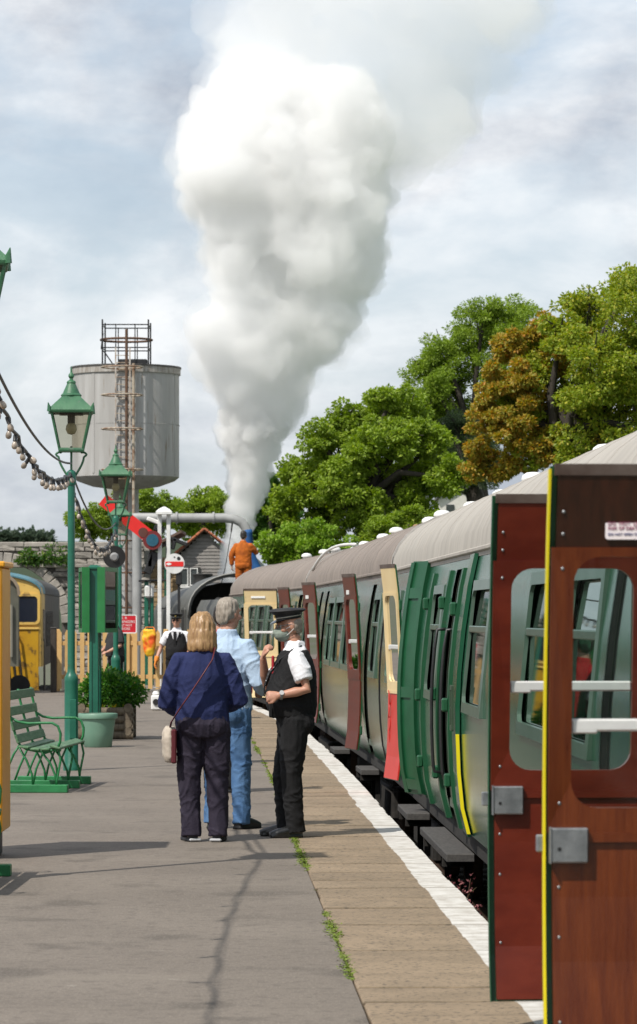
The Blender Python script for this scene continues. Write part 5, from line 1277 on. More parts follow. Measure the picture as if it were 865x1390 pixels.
make_tree('dark_tree', 'dark green tree immediately beside the foot of the steam plume', 'tree', 115, (370, 800), [(365,655,20),(355,680,22),(380,675,22),(365,705,26),(390,700,22),(345,715,22)], DKG, 6500, .24, 27, trunk_r=.2)
make_tree('roadside_tree', 'green tree behind the water tower column', 'tree', 135, (160, 800), [(105,708,16),(125,702,18),(145,700,18),(170,690,22),(200,684,22),(120,722,20),(160,715,24),(205,712,24),(225,690,20)], ASH, 7000, .26, 28, trunk_r=.2)
make_tree('roadside_tree', 'green tree behind the signal box gable', 'tree', 140, (275, 800), [(255,690,18),(272,680,18),(290,676,18),(262,712,22),(288,705,24),(240,700,18),(300,690,16)], LIME, 6000, .26, 29, trunk_r=.2)
# distant woods on the skyline
random.seed(3); V, Fc = [], []
for i in range(26):
    x = -60 + 5.0*i; c = px(x, 733 - abs(noise.noise(Vector((i*.4,2,0))))*14, 600)
    for k in range(60):
        u = Vector((random.gauss(0,1), random.gauss(0,1), random.gauss(0,.7))).normalized(); leaf(V, Fc, c + u*random.uniform(.3,1.4), u, 1.0, .9)
me = bpy.data.meshes.new('far_wood'); me.from_pydata([tuple(v) for v in V], [], Fc)
obj('far_wood', me, leafmat('far hazy leaf', (.05,.08,.05), (.09,.12,.08)), None, kind='stuff', label='distant wood on the skyline above the bridge parapet', category='wood')
mb = MB(); mb.loft([[(-300,600,-1.3),(-10,600,-1.3),(-14,600,14.8),(-60,600,15.3),(-300,600,17)], [(-300,900,-1.3),(-10,900,-1.3),(-14,900,14.8),(-60,900,15.3),(-300,900,17)]])
mb.build('hill', pm('far hill green', (.07,.10,.06)), kind='structure')
# white house glimpsed behind the trees
HY = 125
hs_ = thing('white_house', 'white rendered house glimpsed beneath the trees', 'building', (px(620,0,HY).x, HY, 1.9))
def HP(x, y): v = px(x, y, HY) - Vector(hs_.location); return v.x, v.z
a, b = HP(596, 700), HP(648, 676)
m = MB(); m.prism([(a[0],-.3),(b[0],-.3),(b[0],b[1]),((a[0]+b[0])/2,b[1]+.45),(a[0],b[1])],'y',0,5); m.build('wall', pm('white render', (.6,.58,.54),(.52,.5,.46)), hs_)
for sgn in (-1,1):
    ex = a[0]-.1 if sgn < 0 else b[0]+.1; m = MB(); m.loft([[(ex,y,b[1]-.05),((a[0]+b[0])/2,y,b[1]+.47),((a[0]+b[0])/2,y,b[1]+.57),(ex,y,b[1]+.05)] for y in (-.2,5.2)]); m.build('roof', pm('grey roof tile', (.14,.13,.13)), hs_)
m = MB(); m.box(((a[0]+b[0])/2-.3,-.02,b[1]-.45),(.3,.05,.4)); m.build('window', pm('dark window glass', (.05,.06,.06)), hs_)

# pink flowering weed on the track
wp = (side_at(22.6) - .10, 22.6, -1.06)
t = thing('track_weed', 'straggly weed with pink seed heads growing beside the rail', 'weed', wp)
random.seed(9); V, Fc = [], []; m = MB(); V2, F2 = [], []
for k in range(26):
    a = random.uniform(0,2*PI); h_ = random.uniform(.45,.95); tip = Vector((.22*math.cos(a)*random.random() - .04, .22*math.sin(a), h_)); m.tube([(0,0,0), tip*.5+Vector((0,0,.05)), tip], [.006,.005,.003], 5)
    for j in range(8): leaf(V, Fc, tip*random.uniform(.3,.95), Vector((random.gauss(0,1),random.gauss(0,1),.3)), .07, .4)
    for j in range(14): leaf(V2, F2, tip + Vector((random.gauss(0,.015),random.gauss(0,.015),random.uniform(-.1,.03))), Vector((random.gauss(0,1),random.gauss(0,1),.6)), .025, .7)
m.build('stem', pm('weed stem', (.10,.05,.03)), t)
for nm, vv, ff, mt in (('leaf_mass', V, Fc, leafmat('weed leaf', (.05,.06,.02), (.10,.05,.03))), ('flower_mass', V2, F2, leafmat('pink flower', (.30,.08,.10), (.45,.2,.2)))):
    me = bpy.data.meshes.new(nm); me.from_pydata([tuple(q) for q in vv], [], ff); obj(nm.replace('_mass', '_cluster'), me, mt, t, kind='stuff')

# ================================================================ PEOPLE
SKIN = pm('skin', (.50,.27,.19), (.43,.22,.15), rough=.5, scale=9, sss=.08, bump=.05)
SKINT = pm('tanned skin', (.48,.25,.17), (.41,.20,.13), rough=.5, scale=9, sss=.08)
def cloth(name, c1, c2=None, rough=.85): return pm(name, c1, c2 or tuple(x*.8 for x in c1), rough=rough, scale=5, bump=.35, bscale=130, spec=.25)
def secs(mb, S, n=20, yaw=0):
    mb.loft([[(cx + rx*math.cos(2*PI*k/n), cy + ry*math.sin(2*PI*k/n), z) for k in range(n)] for cx, cy, z, rx, ry in S])
def hand(mb, wrist, d, up, sc=1.0, curl=.5, thumb=1):
    "palm, four curled fingers of unequal length, thumb from the side of the palm"
    d = Vector(d).normalized(); up = Vector(up); up = (up - d*up.dot(d)).normalized(); s = d.cross(up)
    w_ = Vector(wrist)
    mb.tube([w_, w_ + d*.03*sc, w_ + d*.085*sc], [(.020*sc,.026*sc), (.018*sc,.038*sc), (.015*sc,.042*sc)], 12, up=up)
    for i, (off, ln_) in enumerate(((-.032,.072),(-.011,.082),(.011,.078),(.031,.062))):
        p = w_ + d*.082*sc + s*off*sc; a = 0; pts = [p]
        for j, f_ in enumerate((.42,.33,.25)):
            a += curl*(.9 if j == 0 else 1.1); p = p + (d*math.cos(a) - up*math.sin(a))*ln_*f_*sc; pts.append(p)
        mb.tube(pts, [.0105*sc,.0100*sc,.009*sc,.007*sc], 8)
    b = w_ + d*.03*sc - s*.030*sc*thumb
    mb.tube([b, b + d*.028*sc - s*.022*sc*thumb - up*.008*sc, b + d*.058*sc - s*.024*sc*thumb - up*.024*sc], [.013*sc,.012*sc,.008*sc], 8)
def head_parts(mb, M):
    "skull, jaw, nose, ears, brow, lips in a frame with the chin at z=0, face towards -y"
    q = MB()
    q.sph((0,.012,.128), (.074,.094,.100), 18, 12); q.sph((0,-.022,.062), (.056,.066,.064), 14, 10); q.sph((0,-.048,.022), (.034,.034,.024), 12, 8)
    q.tube([(0,-.080,.128),(0,-.098,.105),(0,-.112,.088),(0,-.094,.076)], [.010,.013,.016,.013], 10)
    q.sph((0,-.078,.142), (.052,.016,.012), 12, 6)
    q.sph((0,-.083,.052), (.025,.013,.007), 10, 6); q.sph((0,-.082,.041), (.022,.013,.008), 10, 6)
    for s in (-1,1):
        q.sph((s*.052,-.052,.085), (.022,.026,.022), 10, 6)
        q.sph((s*.076,.014,.105), (.010,.020,.033), 10, 8)
    q.xf(M); b = len(mb.v); mb.v += q.v; mb.f += [tuple(b+i for i in f) for f in q.f]

def wrinkle(amp, zs=14, xs=6, seed=0):
    def f(c):
        p = Vector((c.x*xs + seed, c.y*xs + 1.7*seed, c.z*zs)); a = noise.noise(p + Vector((0, 0, 2.5*noise.noise(c*4))))
        a2 = noise.noise(p*1.9 + Vector((11, 3, 2.2*noise.noise(c*7))))
        r1 = max(0.0, 1-abs(a)*3.2)**2; r2 = max(0.0, 1-abs(a2)*3.6)**2
        return amp*(1.15*r1 + .7*r2 - .35 + .8*noise.noise(c*5 + Vector((seed,0,0))))
    return f
def figure(name, label, loc, yaw, k=1.0, girth=1.0, belly=0.0, arms=None, feet=None, head=(0,0,0), top=None, vest=None, trousers=None, shoes=None, skin=None, detail=.0085, knees=None, stoop=0.0, group=None):
    """arms: dict L/R -> (elbow, wrist, hand dir, hand up, curl); feet: L/R -> (x, y, toe angle)
    top = (material, sleeve end 0..2 [1 = elbow, 2 = wrist], hem z, looseness)"""
    skin = skin or SKIN
    t = thing(name, label, 'person', loc, yaw, group)
    feet = feet or {'L': (.10, 0, 8), 'R': (-.10, 0, -8)}
    SH = {'L': Vector((.172*girth, stoop*.04, 1.395)), 'R': Vector((-.172*girth, stoop*.04, 1.395))}
    HIP = {'L': Vector((.095, .0, .90)), 'R': Vector((-.095, .0, .90))}
    arms = arms or {}
    for q in 'LR':
        s = 1 if q == 'L' else -1
        arms.setdefault(q, (Vector((s*.245*girth,.03,1.14)), Vector((s*.25*girth,-.03,.89)), (0,-.1,-1), (s,0,0), .35))
    def leg(q):
        x, y, a = feet[q]; ank = Vector((x, y+.02, .085)); h_ = HIP[q]
        kn = (h_ + ank)/2 + Vector((0, -.02, .03)) if not knees or q not in knees else Vector(knees[q]); return h_, kn, ank
    hz = 1.525
    HM = Matrix.Translation((0, -.025 + stoop*.03, hz)) @ Matrix.Rotation(R(head[2]), 4, 'Z') @ Matrix.Rotation(R(head[0]), 4, 'X') @ Matrix.Rotation(R(head[1]), 4, 'Y')
    # --- body (one continuous skin)
    b = MB()
    secs(b, [(0,0,.84,.13*girth,.10), (0,0,.95,.15*girth,.11), (0,-.01-belly*.3,1.08,.13*girth,.10+belly*.6), (0,0,1.25,.145*girth,.105), (0,0,1.38,.15*girth,.095), (0,.005,1.45,.10,.07), (0,.0,1.49,.058,.058), (0,-.012,1.56,.054,.056)])
    for q in 'LR':
        e, w_, hd_, hu, cu = arms[q]; s = 1 if q == 'L' else -1
        b.tube([SH[q] - Vector((s*.05,0,0)), SH[q], SH[q].lerp(Vector(e),.5), e, Vector(e).lerp(Vector(w_),.4), w_], [.050,.052,.046,.038,.039,.026], 12)
        hand(b, w_, hd_, hu, 1.0, cu, thumb=s)
        h_, kn, ank = leg(q); b.tube([h_, h_.lerp(kn,.5), kn, kn.lerp(ank,.35), ank, ank - Vector((0,0,.05))], [.075,.068,.052,.052,.036,.036], 12)
    head_parts(b, HM)
    b.xf(Matrix.Scale(k, 4)); me = fuse(b, detail*.8, 1, .4, name='body'); me.materials.append(skin); obj('body', me, None, t)
    for s in (-1,1):
        e = MB(); e.sph((0,0,0), .0125, 10, 8); e.xf(Matrix.Scale(k,4) @ HM @ Matrix.Translation((s*.031,-.066,.118))); eo = e.build('eye', pm('eye white', (.6,.57,.54), rough=.2), t, True)
        e = MB(); e.sph((0,0,0), .0065, 8, 6); e.xf(Matrix.Scale(k,4) @ HM @ Matrix.Translation((s*.031,-.0755,.118))); e.build('iris', BLACK, eo, True)
    # --- trousers
    if trousers:
        mt, loose = trousers[:2]; seed = trousers[2] if len(trousers) > 2 else 0
        b = MB(); gz = girth
        secs(b, [(0,.0,.80,.165*gz*loose,.125*loose), (0,.012,.90,.185*gz*loose,.142*loose), (0,-belly*.2,1.0,.175*gz,.13+belly*.3), (0,-belly*.3,1.07,.162*gz,.125+belly*.45)])
        for q in 'LR':
            sg_ = 1 if q == 'L' else -1; b.sph((sg_*.085*gz, .065, .885), (.095*gz, .085, .10), 14, 10)
            h_, kn, ank = leg(q); b.tube([h_ + Vector((0,0,.02)), h_.lerp(kn,.35), kn, kn.lerp(ank,.5), ank + Vector((0,.0,.0)), ank - Vector((0,-.005,.045))], [(.105*loose,.10*loose),(.10*loose,.10*loose),(.080*loose,.080*loose),(.073*loose,.074*loose),(.068*loose,.071*loose),(.070*loose,.074*loose)], 16)
        b.xf(Matrix.Scale(k, 4)); me = fuse(b, detail, 2, .5, wrinkle(.0075, 7, 6, seed), 'trousers'); me.materials.append(mt); obj('trousers', me, None, t)
    # --- top
    if top:
        mt, sl_, hem, loose = top[:4]; belly_ = belly; belly = belly*.55 if vest else belly; loose = loose*.93 if vest else loose; seed = top[4] if len(top) > 4 else 3
        b = MB()
        secs(b, [(0,-belly*.3,hem,.185*girth*loose,.14+belly*.5), (0,-belly*.35,(hem+1.1)/2+.01,.178*girth*loose,.145+belly*.6), (0,-belly*.4,1.12,.170*girth*loose,.138+belly*.6), (0,0,1.27,.182*girth*loose,.135+belly*.2), (0,.0,1.37,.180*girth,.122), (0,.005,1.425,.135*girth,.098), (0,.005,1.475,.080,.076), (0,.0,1.515,.072,.070)])
        for q in 'LR':
            e, w_, *_ = arms[q]; e, w_ = Vector(e), Vector(w_); s = 1 if q == 'L' else -1
            pts = [SH[q] - Vector((s*.06,0,0)), SH[q] + Vector((0,0,-.005))]; rr = [.055, .064*loose**.5]
            if sl_ <= 1: pts += [SH[q].lerp(e, sl_*.6), SH[q].lerp(e, sl_)]; rr += [.075*loose**.5, .074*loose]
            else:
                pts += [SH[q].lerp(e,.5), e, e.lerp(w_, .5*(sl_-1)), e.lerp(w_, sl_-1)]; rr += [.068*loose, .060*loose, .054*loose, .045*loose]
            b.tube(pts, rr, 14)
        b.xf(Matrix.Scale(k, 4)); me = fuse(b, detail, 2, .5, wrinkle(.0068, 4.5, 7, seed), 'shirt'); me.materials.append(mt); obj('shirt', me, None, t); belly = belly_
    if vest:
        mt, hem = vest[:2]; b = MB()
        S = [(0,-belly*.15,hem,.188*girth,.142+belly*.35), (0,-belly*.35,(hem+1.1)/2,.192*girth,.156+belly*.6), (0,-belly*.42,1.12,.190*girth,.156+belly*.66), (0,0,1.27,.195*girth,.150+belly*.24), (0,.0,1.38,.172*girth,.134), (0,.008,1.445,.118*girth,.104)]
        secs(b, S, 24); b.xf(Matrix.Scale(k, 4)); me = fuse(b, detail, 2, .5, wrinkle(.006, 6, 6, 8), 'waistcoat'); me.materials.append(mt); vo = obj('waistcoat', me, None, t)
    # --- shoes
    if shoes:
        for q in 'LR':
            x, y, a = feet[q]; b = MB()
            b.tube([(0,.075,.045),(0,.02,.055),(0,-.06,.048),(0,-.13,.036),(0,-.185,.028)], [(.042,.036),(.05,.040),(.042,.045),(.032,.046),(.020,.030)], 12, up=(0,0,1))
            b.tube([(0,.015,.06),(0,.02,.11)], .045, 12); b.box((0,-.05,.010), (.085,.25,.02))
            b.xf(Matrix.Scale(k,4) @ Matrix.Translation((x,y,0)) @ Matrix.Rotation(R(a),4,'Z')); me = fuse(b, .009, 2, .5, None, 'shoe'); me.materials.append(shoes)
            for v in me.vertices: v.co.z = max(v.co.z, .002)
            so = obj('shoe', me, None, t)
    t['hm'] = 0; del t['hm']
    return t, Matrix.Scale(k,4) @ HM
def add_hair(t, HM, mat, blobs, amp=.006, name='hair', vox=.009, fz=60, fx=55):
    b = MB()
    for c, r_ in blobs: b.sph(c, r_, 16, 10)
    b.xf(HM); I = HM.inverted()
    def f(c):
        q = I @ c; return amp*noise.noise(Vector((q.x*fx, q.y*fx, q.z*6))) + amp*.6*noise.noise(Vector((q.x*fx*2.2, q.y*fx*2.2, q.z*9)))
    me = fuse(b, vox, 1, .5, f, name); me.materials.append(mat); return obj(name, me, None, t)
def add_cap(t, HM, mat=None):
    mat = mat or pm('black cap cloth', (.010,.010,.012), (.016,.016,.018), rough=.7, scale=8)
    b = MB(); 
    b.loft([[(r_*math.cos(a)*.92, .008 + dy + r_*math.sin(a)*1.06, z + tl*math.sin(a)) for a in [2*PI*k/32 for k in range(32)]] for r_, z, dy, tl in ((.088,.160,0,.0),(.092,.165,0,.0),(.094,.195,0,0),(.098,.200,0,-.004),(.128,.218,0,-.012),(.137,.226,0,-.012),(.130,.236,0,-.014),(.09,.246,0,-.012),(.01,.250,0,0))])
    b.xf(HM); c = b.build('cap', mat, t, 50)
    b = MB(); V = []; n = 14
    for r_, dz in ((.086,0),(.112,-.010),(.132,-.026)):
        V.append([(r_*math.sin(a)*.92, .004 - r_*math.cos(a)*1.10, .172 + dz*math.cos(a)) for a in [R(-72+144*i/n) for i in range(n+1)]])
    vs = [p for r0 in V for p in r0]; fs = [(j*(n+1)+i, j*(n+1)+i+1, (j+1)*(n+1)+i+1, (j+1)*(n+1)+i) for j in range(2) for i in range(n)]
    b.add(vs, fs); b.add([(x,y,z-.004) for x,y,z in vs], fs); b.xf(HM); b.build('cap_peak', pm('glossy cap peak', (.008,.008,.009), rough=.15, coat=.6), c, True)
    b = MB(); b.sph((0,-.098,.198), (.016,.006,.018), 10, 6); b.xf(HM); b.build('cap_badge', pm('gold badge', (.7,.5,.15), rough=.3, metal=.9), c, True)
    b = MB(); b.lathe([(.0935,.176),(.0948,.180),(.0935,.184)], n=28, cap=False); b.v = [(x*.92, .008+y*1.06, z) for x,y,z in b.v]; b.xf(HM); b.build('cap_braid', pm('silver braid', (.35,.33,.28), rough=.4, metal=.4), c)
    return c
GREYH = pm('grey hair', (.20,.165,.13), (.34,.30,.25), rough=.6, scale=40, stretch=(3,3,.5))
BLOND = pm('blond hair', (.40,.25,.11), (.19,.10,.045), rough=.42, scale=28, stretch=(3,3,.35), lo=.3, hi=.7)
DARKH = pm('dark hair', (.02,.015,.012), rough=.5)
SHORT = [((0,.03,.148),(.080,.092,.088)), ((0,.065,.11),(.070,.052,.075)), ((0,.02,.17),(.078,.09,.066)), ((.058,.035,.12),(.026,.05,.055)), ((-.058,.035,.12),(.026,.05,.055))]
SHOEB = pm('black leather shoe', (.012,.012,.012), rough=.3, coat=.2)

def px2(x, Y): return (x - CX)/F*Y
# --- woman with blond bob, back to us
Yw = 24.25
NAVY = cloth('navy knit', (.020,.028,.095), (.014,.020,.070)); PLUM = cloth('dark plum trousers', (.022,.018,.032), (.034,.028,.045))
wm, HM = figure('person', 'person with blond bob in navy cardigan and dark trousers, seen from behind', (px2(275, Yw), Yw, 0), R(180+4), .955, 1.0, .02,
    {'L': (Vector((.275,-.02,1.06)), Vector((.17,-.24,.99)), (-1,-.5,.1), (0,-.4,1), .6), 'R': (Vector((-.285,.0,1.08)), Vector((-.17,-.24,1.02)), (1,-.5,.1), (0,-.4,1), .6)},
    {'L': (.085,-.02,14), 'R': (-.12,.02,-12)}, (8,0,-6), (NAVY, 1.95, .885, 1.16, 5), None, (PLUM, 1.10, 2), pm('dark trainer', (.02,.022,.03), rough=.6), knees={'L': (.10,-.02,.48), 'R': (-.115,-.01,.48)})
b = []
for a in range(0, 360, 24):
    if 215 < a < 325: continue
    ca, sa = math.cos(R(a)), math.sin(R(a)); b += [((.062*ca, .020+.066*sa, .105), (.040,.040,.085)), ((.080*ca, .026+.076*sa, .035), (.034,.032,.085)), ((.088*ca, .030+.082*sa, -.030), (.030,.026,.058))]
b += [((0,.018,.155),(.088,.098,.082)), ((0,.05,.09),(.088,.072,.11)), ((0,.07,.02),(.085,.045,.09))]
add_hair(wm, HM, BLOND, b, .010, fx=42)
STRAP = pm('maroon leather strap', (.10,.012,.018), rough=.4)
def on_back(x, z): return .146*1.0 + .012
m = MB(); pts = [(-.02+.0,-.12,1.40),(-.075,-.04,1.415),(-.085,.06,1.40),(-.065,.142,1.33),(.02,.168,1.20),(.10,.172,1.08),(.175,.15,.97),(.23,.08,.88),(.245,.02,.80)]
m.tube(pts, [(.006,.022)]*len(pts), 8, up=(0,1,.2)); m.v = [(x, y + .040*max(0, min(1, y*12)), z) for x, y, z in m.v]; m.build('bag_strap', STRAP, wm, True)
m = MB(); secs(m, [(.235,-.0,.58,.040,.105),(.24,0,.62,.050,.125),(.245,0,.74,.052,.13),(.24,0,.82,.042,.12),(.24,0,.84,.03,.11)]); m2 = fuse(m, .012, 2, .5, wrinkle(.005,12,10)); m2.materials.append(pm('cream canvas', (.50,.44,.36),(.42,.36,.30), rough=.85, scale=9, bump=.2)); bag = obj('handbag', m2, None, wm)
m = MB(); m.cham((.212,.06,.70),(.04,.14,.25),.01); m.build('bag_flap', STRAP, bag)
m = MB()
for x, y, a in ((.085,-.02,14),(-.12,.02,-12)): m.cham((x*.955, (y-.05)*.955+.01, .016), (.088,.25,.022), .008, rz=R(a))
m.build('shoe_sole', pm('pale shoe sole', (.45,.46,.48), rough=.7), wm)

# --- man in pale blue shirt and jeans
Ym = 25.7
DENIM = cloth('blue jeans', (.055,.125,.26), (.09,.18,.33)); PALEB = cloth('pale blue shirt', (.40,.51,.64), (.35,.46,.60))
mn, HM = figure('person', 'person with grey hair in pale blue shirt and blue jeans, seen from behind', (px2(308.5, Ym), Ym, 0), R(180-28), 1.02, .98, .02,
    {'R': (Vector((-.285,.02,1.12)), Vector((-.20,-.20,1.05)), (.7,-.8,0), (0,0,1), .7), 'L': (Vector((.275,-.02,1.12)), Vector((.16,-.22,1.06)), (-.7,-.8,.1), (0,0,1), .7)},
    {'L': (.10,.02,10), 'R': (-.12,-.03,-12)}, (4,0,-14), (PALEB, 1.9, .90, 1.10, 11), None, (DENIM, .98, 4), pm('black trainer', (.012,.012,.014), rough=.55))
add_hair(mn, HM, GREYH, SHORT + [((0,.07,.075),(.062,.04,.06))], .007, fx=60)
m = MB(); secs(m, [(0,.0,1.445,.095,.09),(0,.004,1.475,.084,.080),(0,.002,1.515,.078,.074)]); m.xf(Matrix.Scale(1.02,4)); m2 = fuse(m,.009,1); m2.materials.append(PALEB); obj('collar', m2, None, mn)
m = MB(); m.lathe([(.178,.93),(.182,.935),(.182,.975),(.178,.98)], n=32, cap=False); m.v = [(x, y*.78, z*1.02) for x,y,z in m.v]; m.build('belt', SHOEB, mn)

# --- station guard in profile, cap and mask
Yg = 24.75
BLACKC = cloth('black uniform cloth', (.009,.009,.010), (.014,.014,.015)); WHITES = cloth('white shirt', (.74,.74,.76), (.68,.68,.71))
gd, HM = figure('person', 'person in peaked cap, face mask and black waistcoat, standing in profile on the coping', (px2(399.5, Yg), Yg, 0), R(-84), .965, 1.03, .068,
    {'L': (Vector((.245,.075,1.145)), Vector((.215,-.135,1.10)), (-.05,-1,-.05), (.9,0,.35), 1.25), 'R': (Vector((-.22,-.20,1.16)), Vector((-.08,-.235,1.385)), (.35,.25,1), (0,-1,.2), .9)},
    {'L': (.10,-.02,6), 'R': (-.10,-.075,-6)}, (9,0,4), (WHITES, .72, 1.0, 1.06, 21), (BLACKC, .93), (BLACKC, 1.04, 6), SHOEB, SKINT, knees={'L': (.105,-.035,.48), 'R': (-.10,-.07,.48)})
add_hair(gd, HM, GREYH, [((0,.05,.12),(.076,.058,.06)), ((0,.06,.085),(.064,.046,.05)), ((.060,.03,.10),(.020,.036,.035)), ((-.060,.03,.10),(.020,.036,.035))], .004)
add_cap(gd, HM)
m = MB(); m.sph((0,-.056,.055),(.068,.072,.060),18,12); m.sph((0,-.085,.070),(.044,.052,.040),14,8); m.sph((0,-.05,.030),(.055,.052,.030),14,8); m.xf(HM); m2 = fuse(m,.007,2,.5,lambda c: .0022*noise.noise(Vector((c.x*12,c.y*12,c.z*120)))); m2.materials.append(pm('grey green mask cloth', (.22,.26,.22),(.17,.20,.17), rough=.85, scale=30, bump=.3, bscale=120)); mk = obj('face_mask', m2, None, gd)
for s in (-1,1):
    for z0_, z1_ in ((.088,.115),(.035,.085)):
        m = MB(); m.tube([(s*.056,-.045,z0_),(s*.074,-.01,(z0_+z1_)/2),(s*.084,.022,z1_)],.0022,6); m.xf(HM); m.build('ear_loop', WHITEP, mk)
    m = MB(); m.tube([(s*.05,-.088,.120),(s*.074,-.05,.122),(s*.084,.02,.122)],.0025,6); m.tube([(s*.030+.020*math.cos(a),-.094,.118+.016*math.sin(a)) for a in [2*PI*q/14 for q in range(14)]],.0022,6,closed=True); m.xf(HM); m.build('spectacles', STEEL, gd)
m = MB(); K = .965
secs(m, [(0,.0,1.425,.092,.088),(0,.002,1.460,.080,.077),(0,-.002,1.495,.074,.074)]); m.xf(Matrix.Scale(K,4)); m2 = fuse(m,.008,1); m2.materials.append(WHITES); obj('collar', m2, None, gd)
LANY = pm('patterned lanyard', (.015,.015,.018),(.45,.45,.45), rough=.7, scale=60, lo=.6, hi=.64)
for s in (-1,1):
    m = MB(); pts = [(0,.082,1.475),(s*.07,.045,1.475),(s*.102,-.03,1.445),(s*.102,-.12,1.37),(s*.075,-.19,1.27),(s*.03,-.225,1.17)]; m.tube([Vector(p)*K for p in pts], [(.003,.011)]*6, 6, up=(0,-1,.3)); m.build('lanyard', LANY, gd, True)
m = MB(); m.cham((.0,-.232*K,1.13*K),(.06,.008,.085),.003); m.build('identity_card', BLACKC, gd)
m = MB(); m.cham((.0,-.165*K,1.33*K),(.05,.02,.14),.008); m.build('tie', pm('red tie cloth', (.35,.012,.02), rough=.6), gd)
w0 = Vector((.215,-.135,1.10))*K; m = MB(); m.tube([w0+Vector((0,.024,0)), w0+Vector((0,.004,0))], .034, 16); wo = m.build('wrist_watch', STEEL, gd, 40)
m = MB(); m.tube([w0+Vector((.030,.014,.018)), w0+Vector((.040,.014,.022))], .018, 14); m.build('watch_face', pm('pale dial', (.5,.5,.5), rough=.2), wo)
m = MB(); m.cham((.10*K,-.19*K,1.0*K),(.03,.03,.14),.008); m.build('radio', BLACKC, gd)

# --- person hidden between the couple
pn, HM = figure('person', 'person with dark hair and red top hidden behind the couple', (px2(301, 31), 31, 0), R(172), 1.0, .96, 0, None, None, (0,0,0), (cloth('red top', (.45,.015,.02)), 1.9, .93, 1.05, 3), None, (BLACKC, 1.0), SHOEB, detail=.014)
add_hair(pn, HM, DARKH, SHORT, .004)

# --- far guard walking towards us
Yf = 58.0
fg, HM = figure('person', 'person in peaked cap and dark glasses walking up with orange gloves', (px2(240, Yf), Yf, 0), R(-8), .955, 1.05, .05,
    {'R': (Vector((-.30,.02,1.14)), Vector((-.36,-.10,.92)), (-.2,-.3,-1), (-1,0,0), .5), 'L': (Vector((.28,.03,1.15)), Vector((.22,-.16,1.02)), (-.6,-.7,-.2), (0,0,1), .8)},
    {'L': (.11,-.12,4), 'R': (-.10,.16,-4)}, (0,0,0), (WHITES, .75, 1.0, 1.05, 9), (BLACKC, .93), (BLACKC, 1.08), SHOEB, SKIN, detail=.014)
add_cap(fg, HM); add_hair(fg, HM, GREYH, [((0,.055,.10),(.075,.055,.055))], .003)
for s in (-1,1):
    m = MB(); m.sph((s*.032,-.088,.120),(.027,.008,.019),12,8); m.xf(HM); m.build('dark_glasses', BLACK, fg, True)
m = MB(); m.cham((0,-.185,1.30),(.055,.02,.27),.012); m.xf(Matrix.Scale(.955,4)); m.build('tie', BLACKC, fg)
m = MB(); m.prism([(-.075,1.43),(.075,1.43),(.0,1.19)],'y',-.165,-.150); m.xf(Matrix.Scale(.955,4)); m.build('shirt_front', WHITES, fg)
GLOVE = pm('orange work glove', (.75,.26,.03),(.62,.18,.02), rough=.8, scale=14, bump=.3)
for w_, d0, u0, th in (((-.36,-.10,.92),(-.2,-.3,-1),(-1,0,0),-1), ((.22,-.16,1.02),(-.6,-.7,-.2),(0,0,1),1)):
    m = MB(); hand(m, w_, d0, u0, 1.28, .45, th); m.tube([Vector(w_)-Vector(d0).normalized()*.07, Vector(w_)+Vector(d0).normalized()*.02],[.048,.042],12); m.xf(Matrix.Scale(.955,4)); m2 = fuse(m,.010,1); m2.materials.append(GLOVE); obj('glove', m2, None, fg)
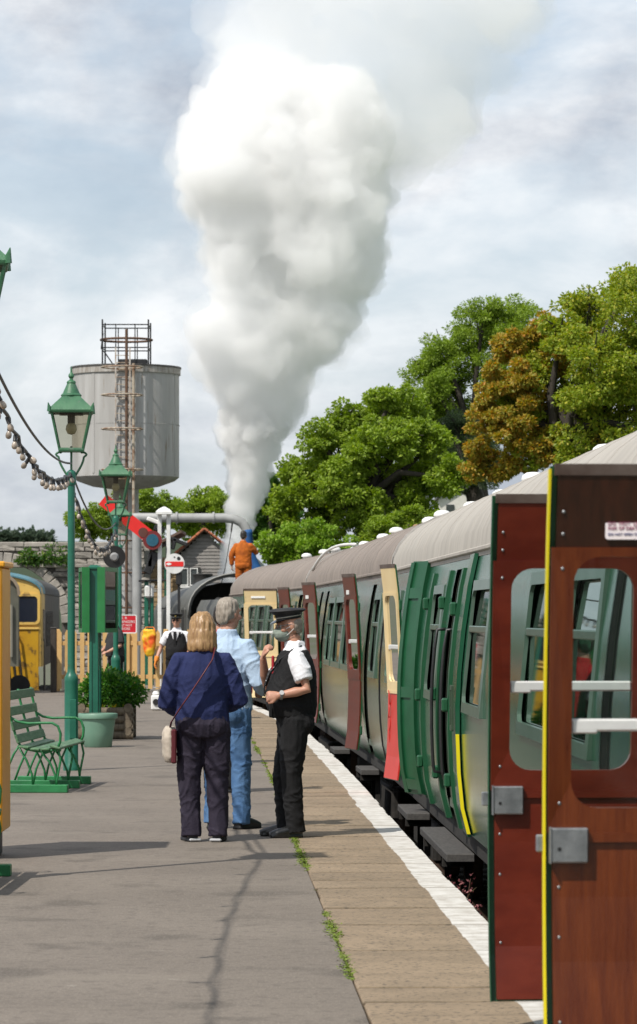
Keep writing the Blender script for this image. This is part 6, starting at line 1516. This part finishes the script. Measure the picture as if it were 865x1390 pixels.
# white hand lamp by his hand
p = Vector((px2(212, 57.8), 57.8, 0))
t = thing('hand_lamp', 'white hand lamp standing on the platform beside the gloved person', 'lamp', p)
m = MB(); m.cham((0,0,.14),(.17,.15,.26),.02); m.lathe([(.06,.27),(.07,.29),(.04,.34)],n=14); m.build('case', WHITEP, t)
m = MB(); m.tube([(0,-.07,.15),(0,-.10,.15)],.055,16); m.build('lens', BLACK, t); m = MB(); m.tube([(-.07,0,.28),(-.05,0,.40),(.05,0,.40),(.07,0,.28)],.008,6); m.build('handle', STEEL, t, True)

# --- person in dark polo shirt by the noticeboard
dp, HM = figure('person', 'person in dark grey polo shirt and red cap working behind the noticeboard', (px2(157, 62), 62, 0), R(-62), .96, 1.08, .06,
    {'L': (Vector((.27,-.02,1.14)), Vector((.16,-.24,1.02)), (-.5,-1,-.2), (.3,0,1), .7), 'R': (Vector((-.25,-.05,1.14)), Vector((-.12,-.25,1.02)), (.4,-1,-.2), (-.3,0,1), .7)},
    None, (18,0,0), (cloth('dark grey polo', (.035,.034,.035)), .85, .93, 1.12, 5), None, (BLACKC, 1.05), SHOEB, SKIN, detail=.014)
add_hair(dp, HM, DARKH, SHORT, .003)
m = MB(); m.sph((0,.01,.165),(.086,.102,.072),16,10); m.xf(HM); m.build('cap', REDP, dp, True)

# --- fireman on the tender
Yt = 80.6
fm, HM = figure('person', 'person in orange brown boiler suit standing on the tender holding the blue bag', (px2(330.5, Yt), Yt, RAIL + 2.93), R(180-10), .97, 1.04, .03,
    {'L': (Vector((.30,.02,1.13)), Vector((.30,-.02,.88)), (0,-.1,-1), (1,0,0), .5), 'R': (Vector((-.30,-.10,1.22)), Vector((-.26,-.34,1.22)), (.2,-1,.3), (0,0,1), .6)},
    {'L': (.12,0,8), 'R': (-.12,0,-8)}, (6,0,0), (cloth('orange boiler suit', (.50,.13,.015), (.28,.07,.012)), 1.9, .88, 1.16, 5), None, (cloth('orange boiler suit', (.50,.13,.015)), 1.12), SHOEB, detail=.014)
add_hair(fm, HM, DARKH, SHORT + [((0,.08,.07),(.065,.035,.05))], .004)
# --- passenger on the bank
bp, HM = figure('person', 'person with pale hair standing on the bank beyond the coach roofs', (px2(565, 75), 75, 2.0), R(-20), .98, 1, 0, None, None, (0,0,0), (cloth('lilac top', (.30,.27,.42)), 1.0, .93, 1.08), None, (DENIM, 1), SHOEB, detail=.02)
add_hair(bp, HM, BLOND, SHORT, .003)
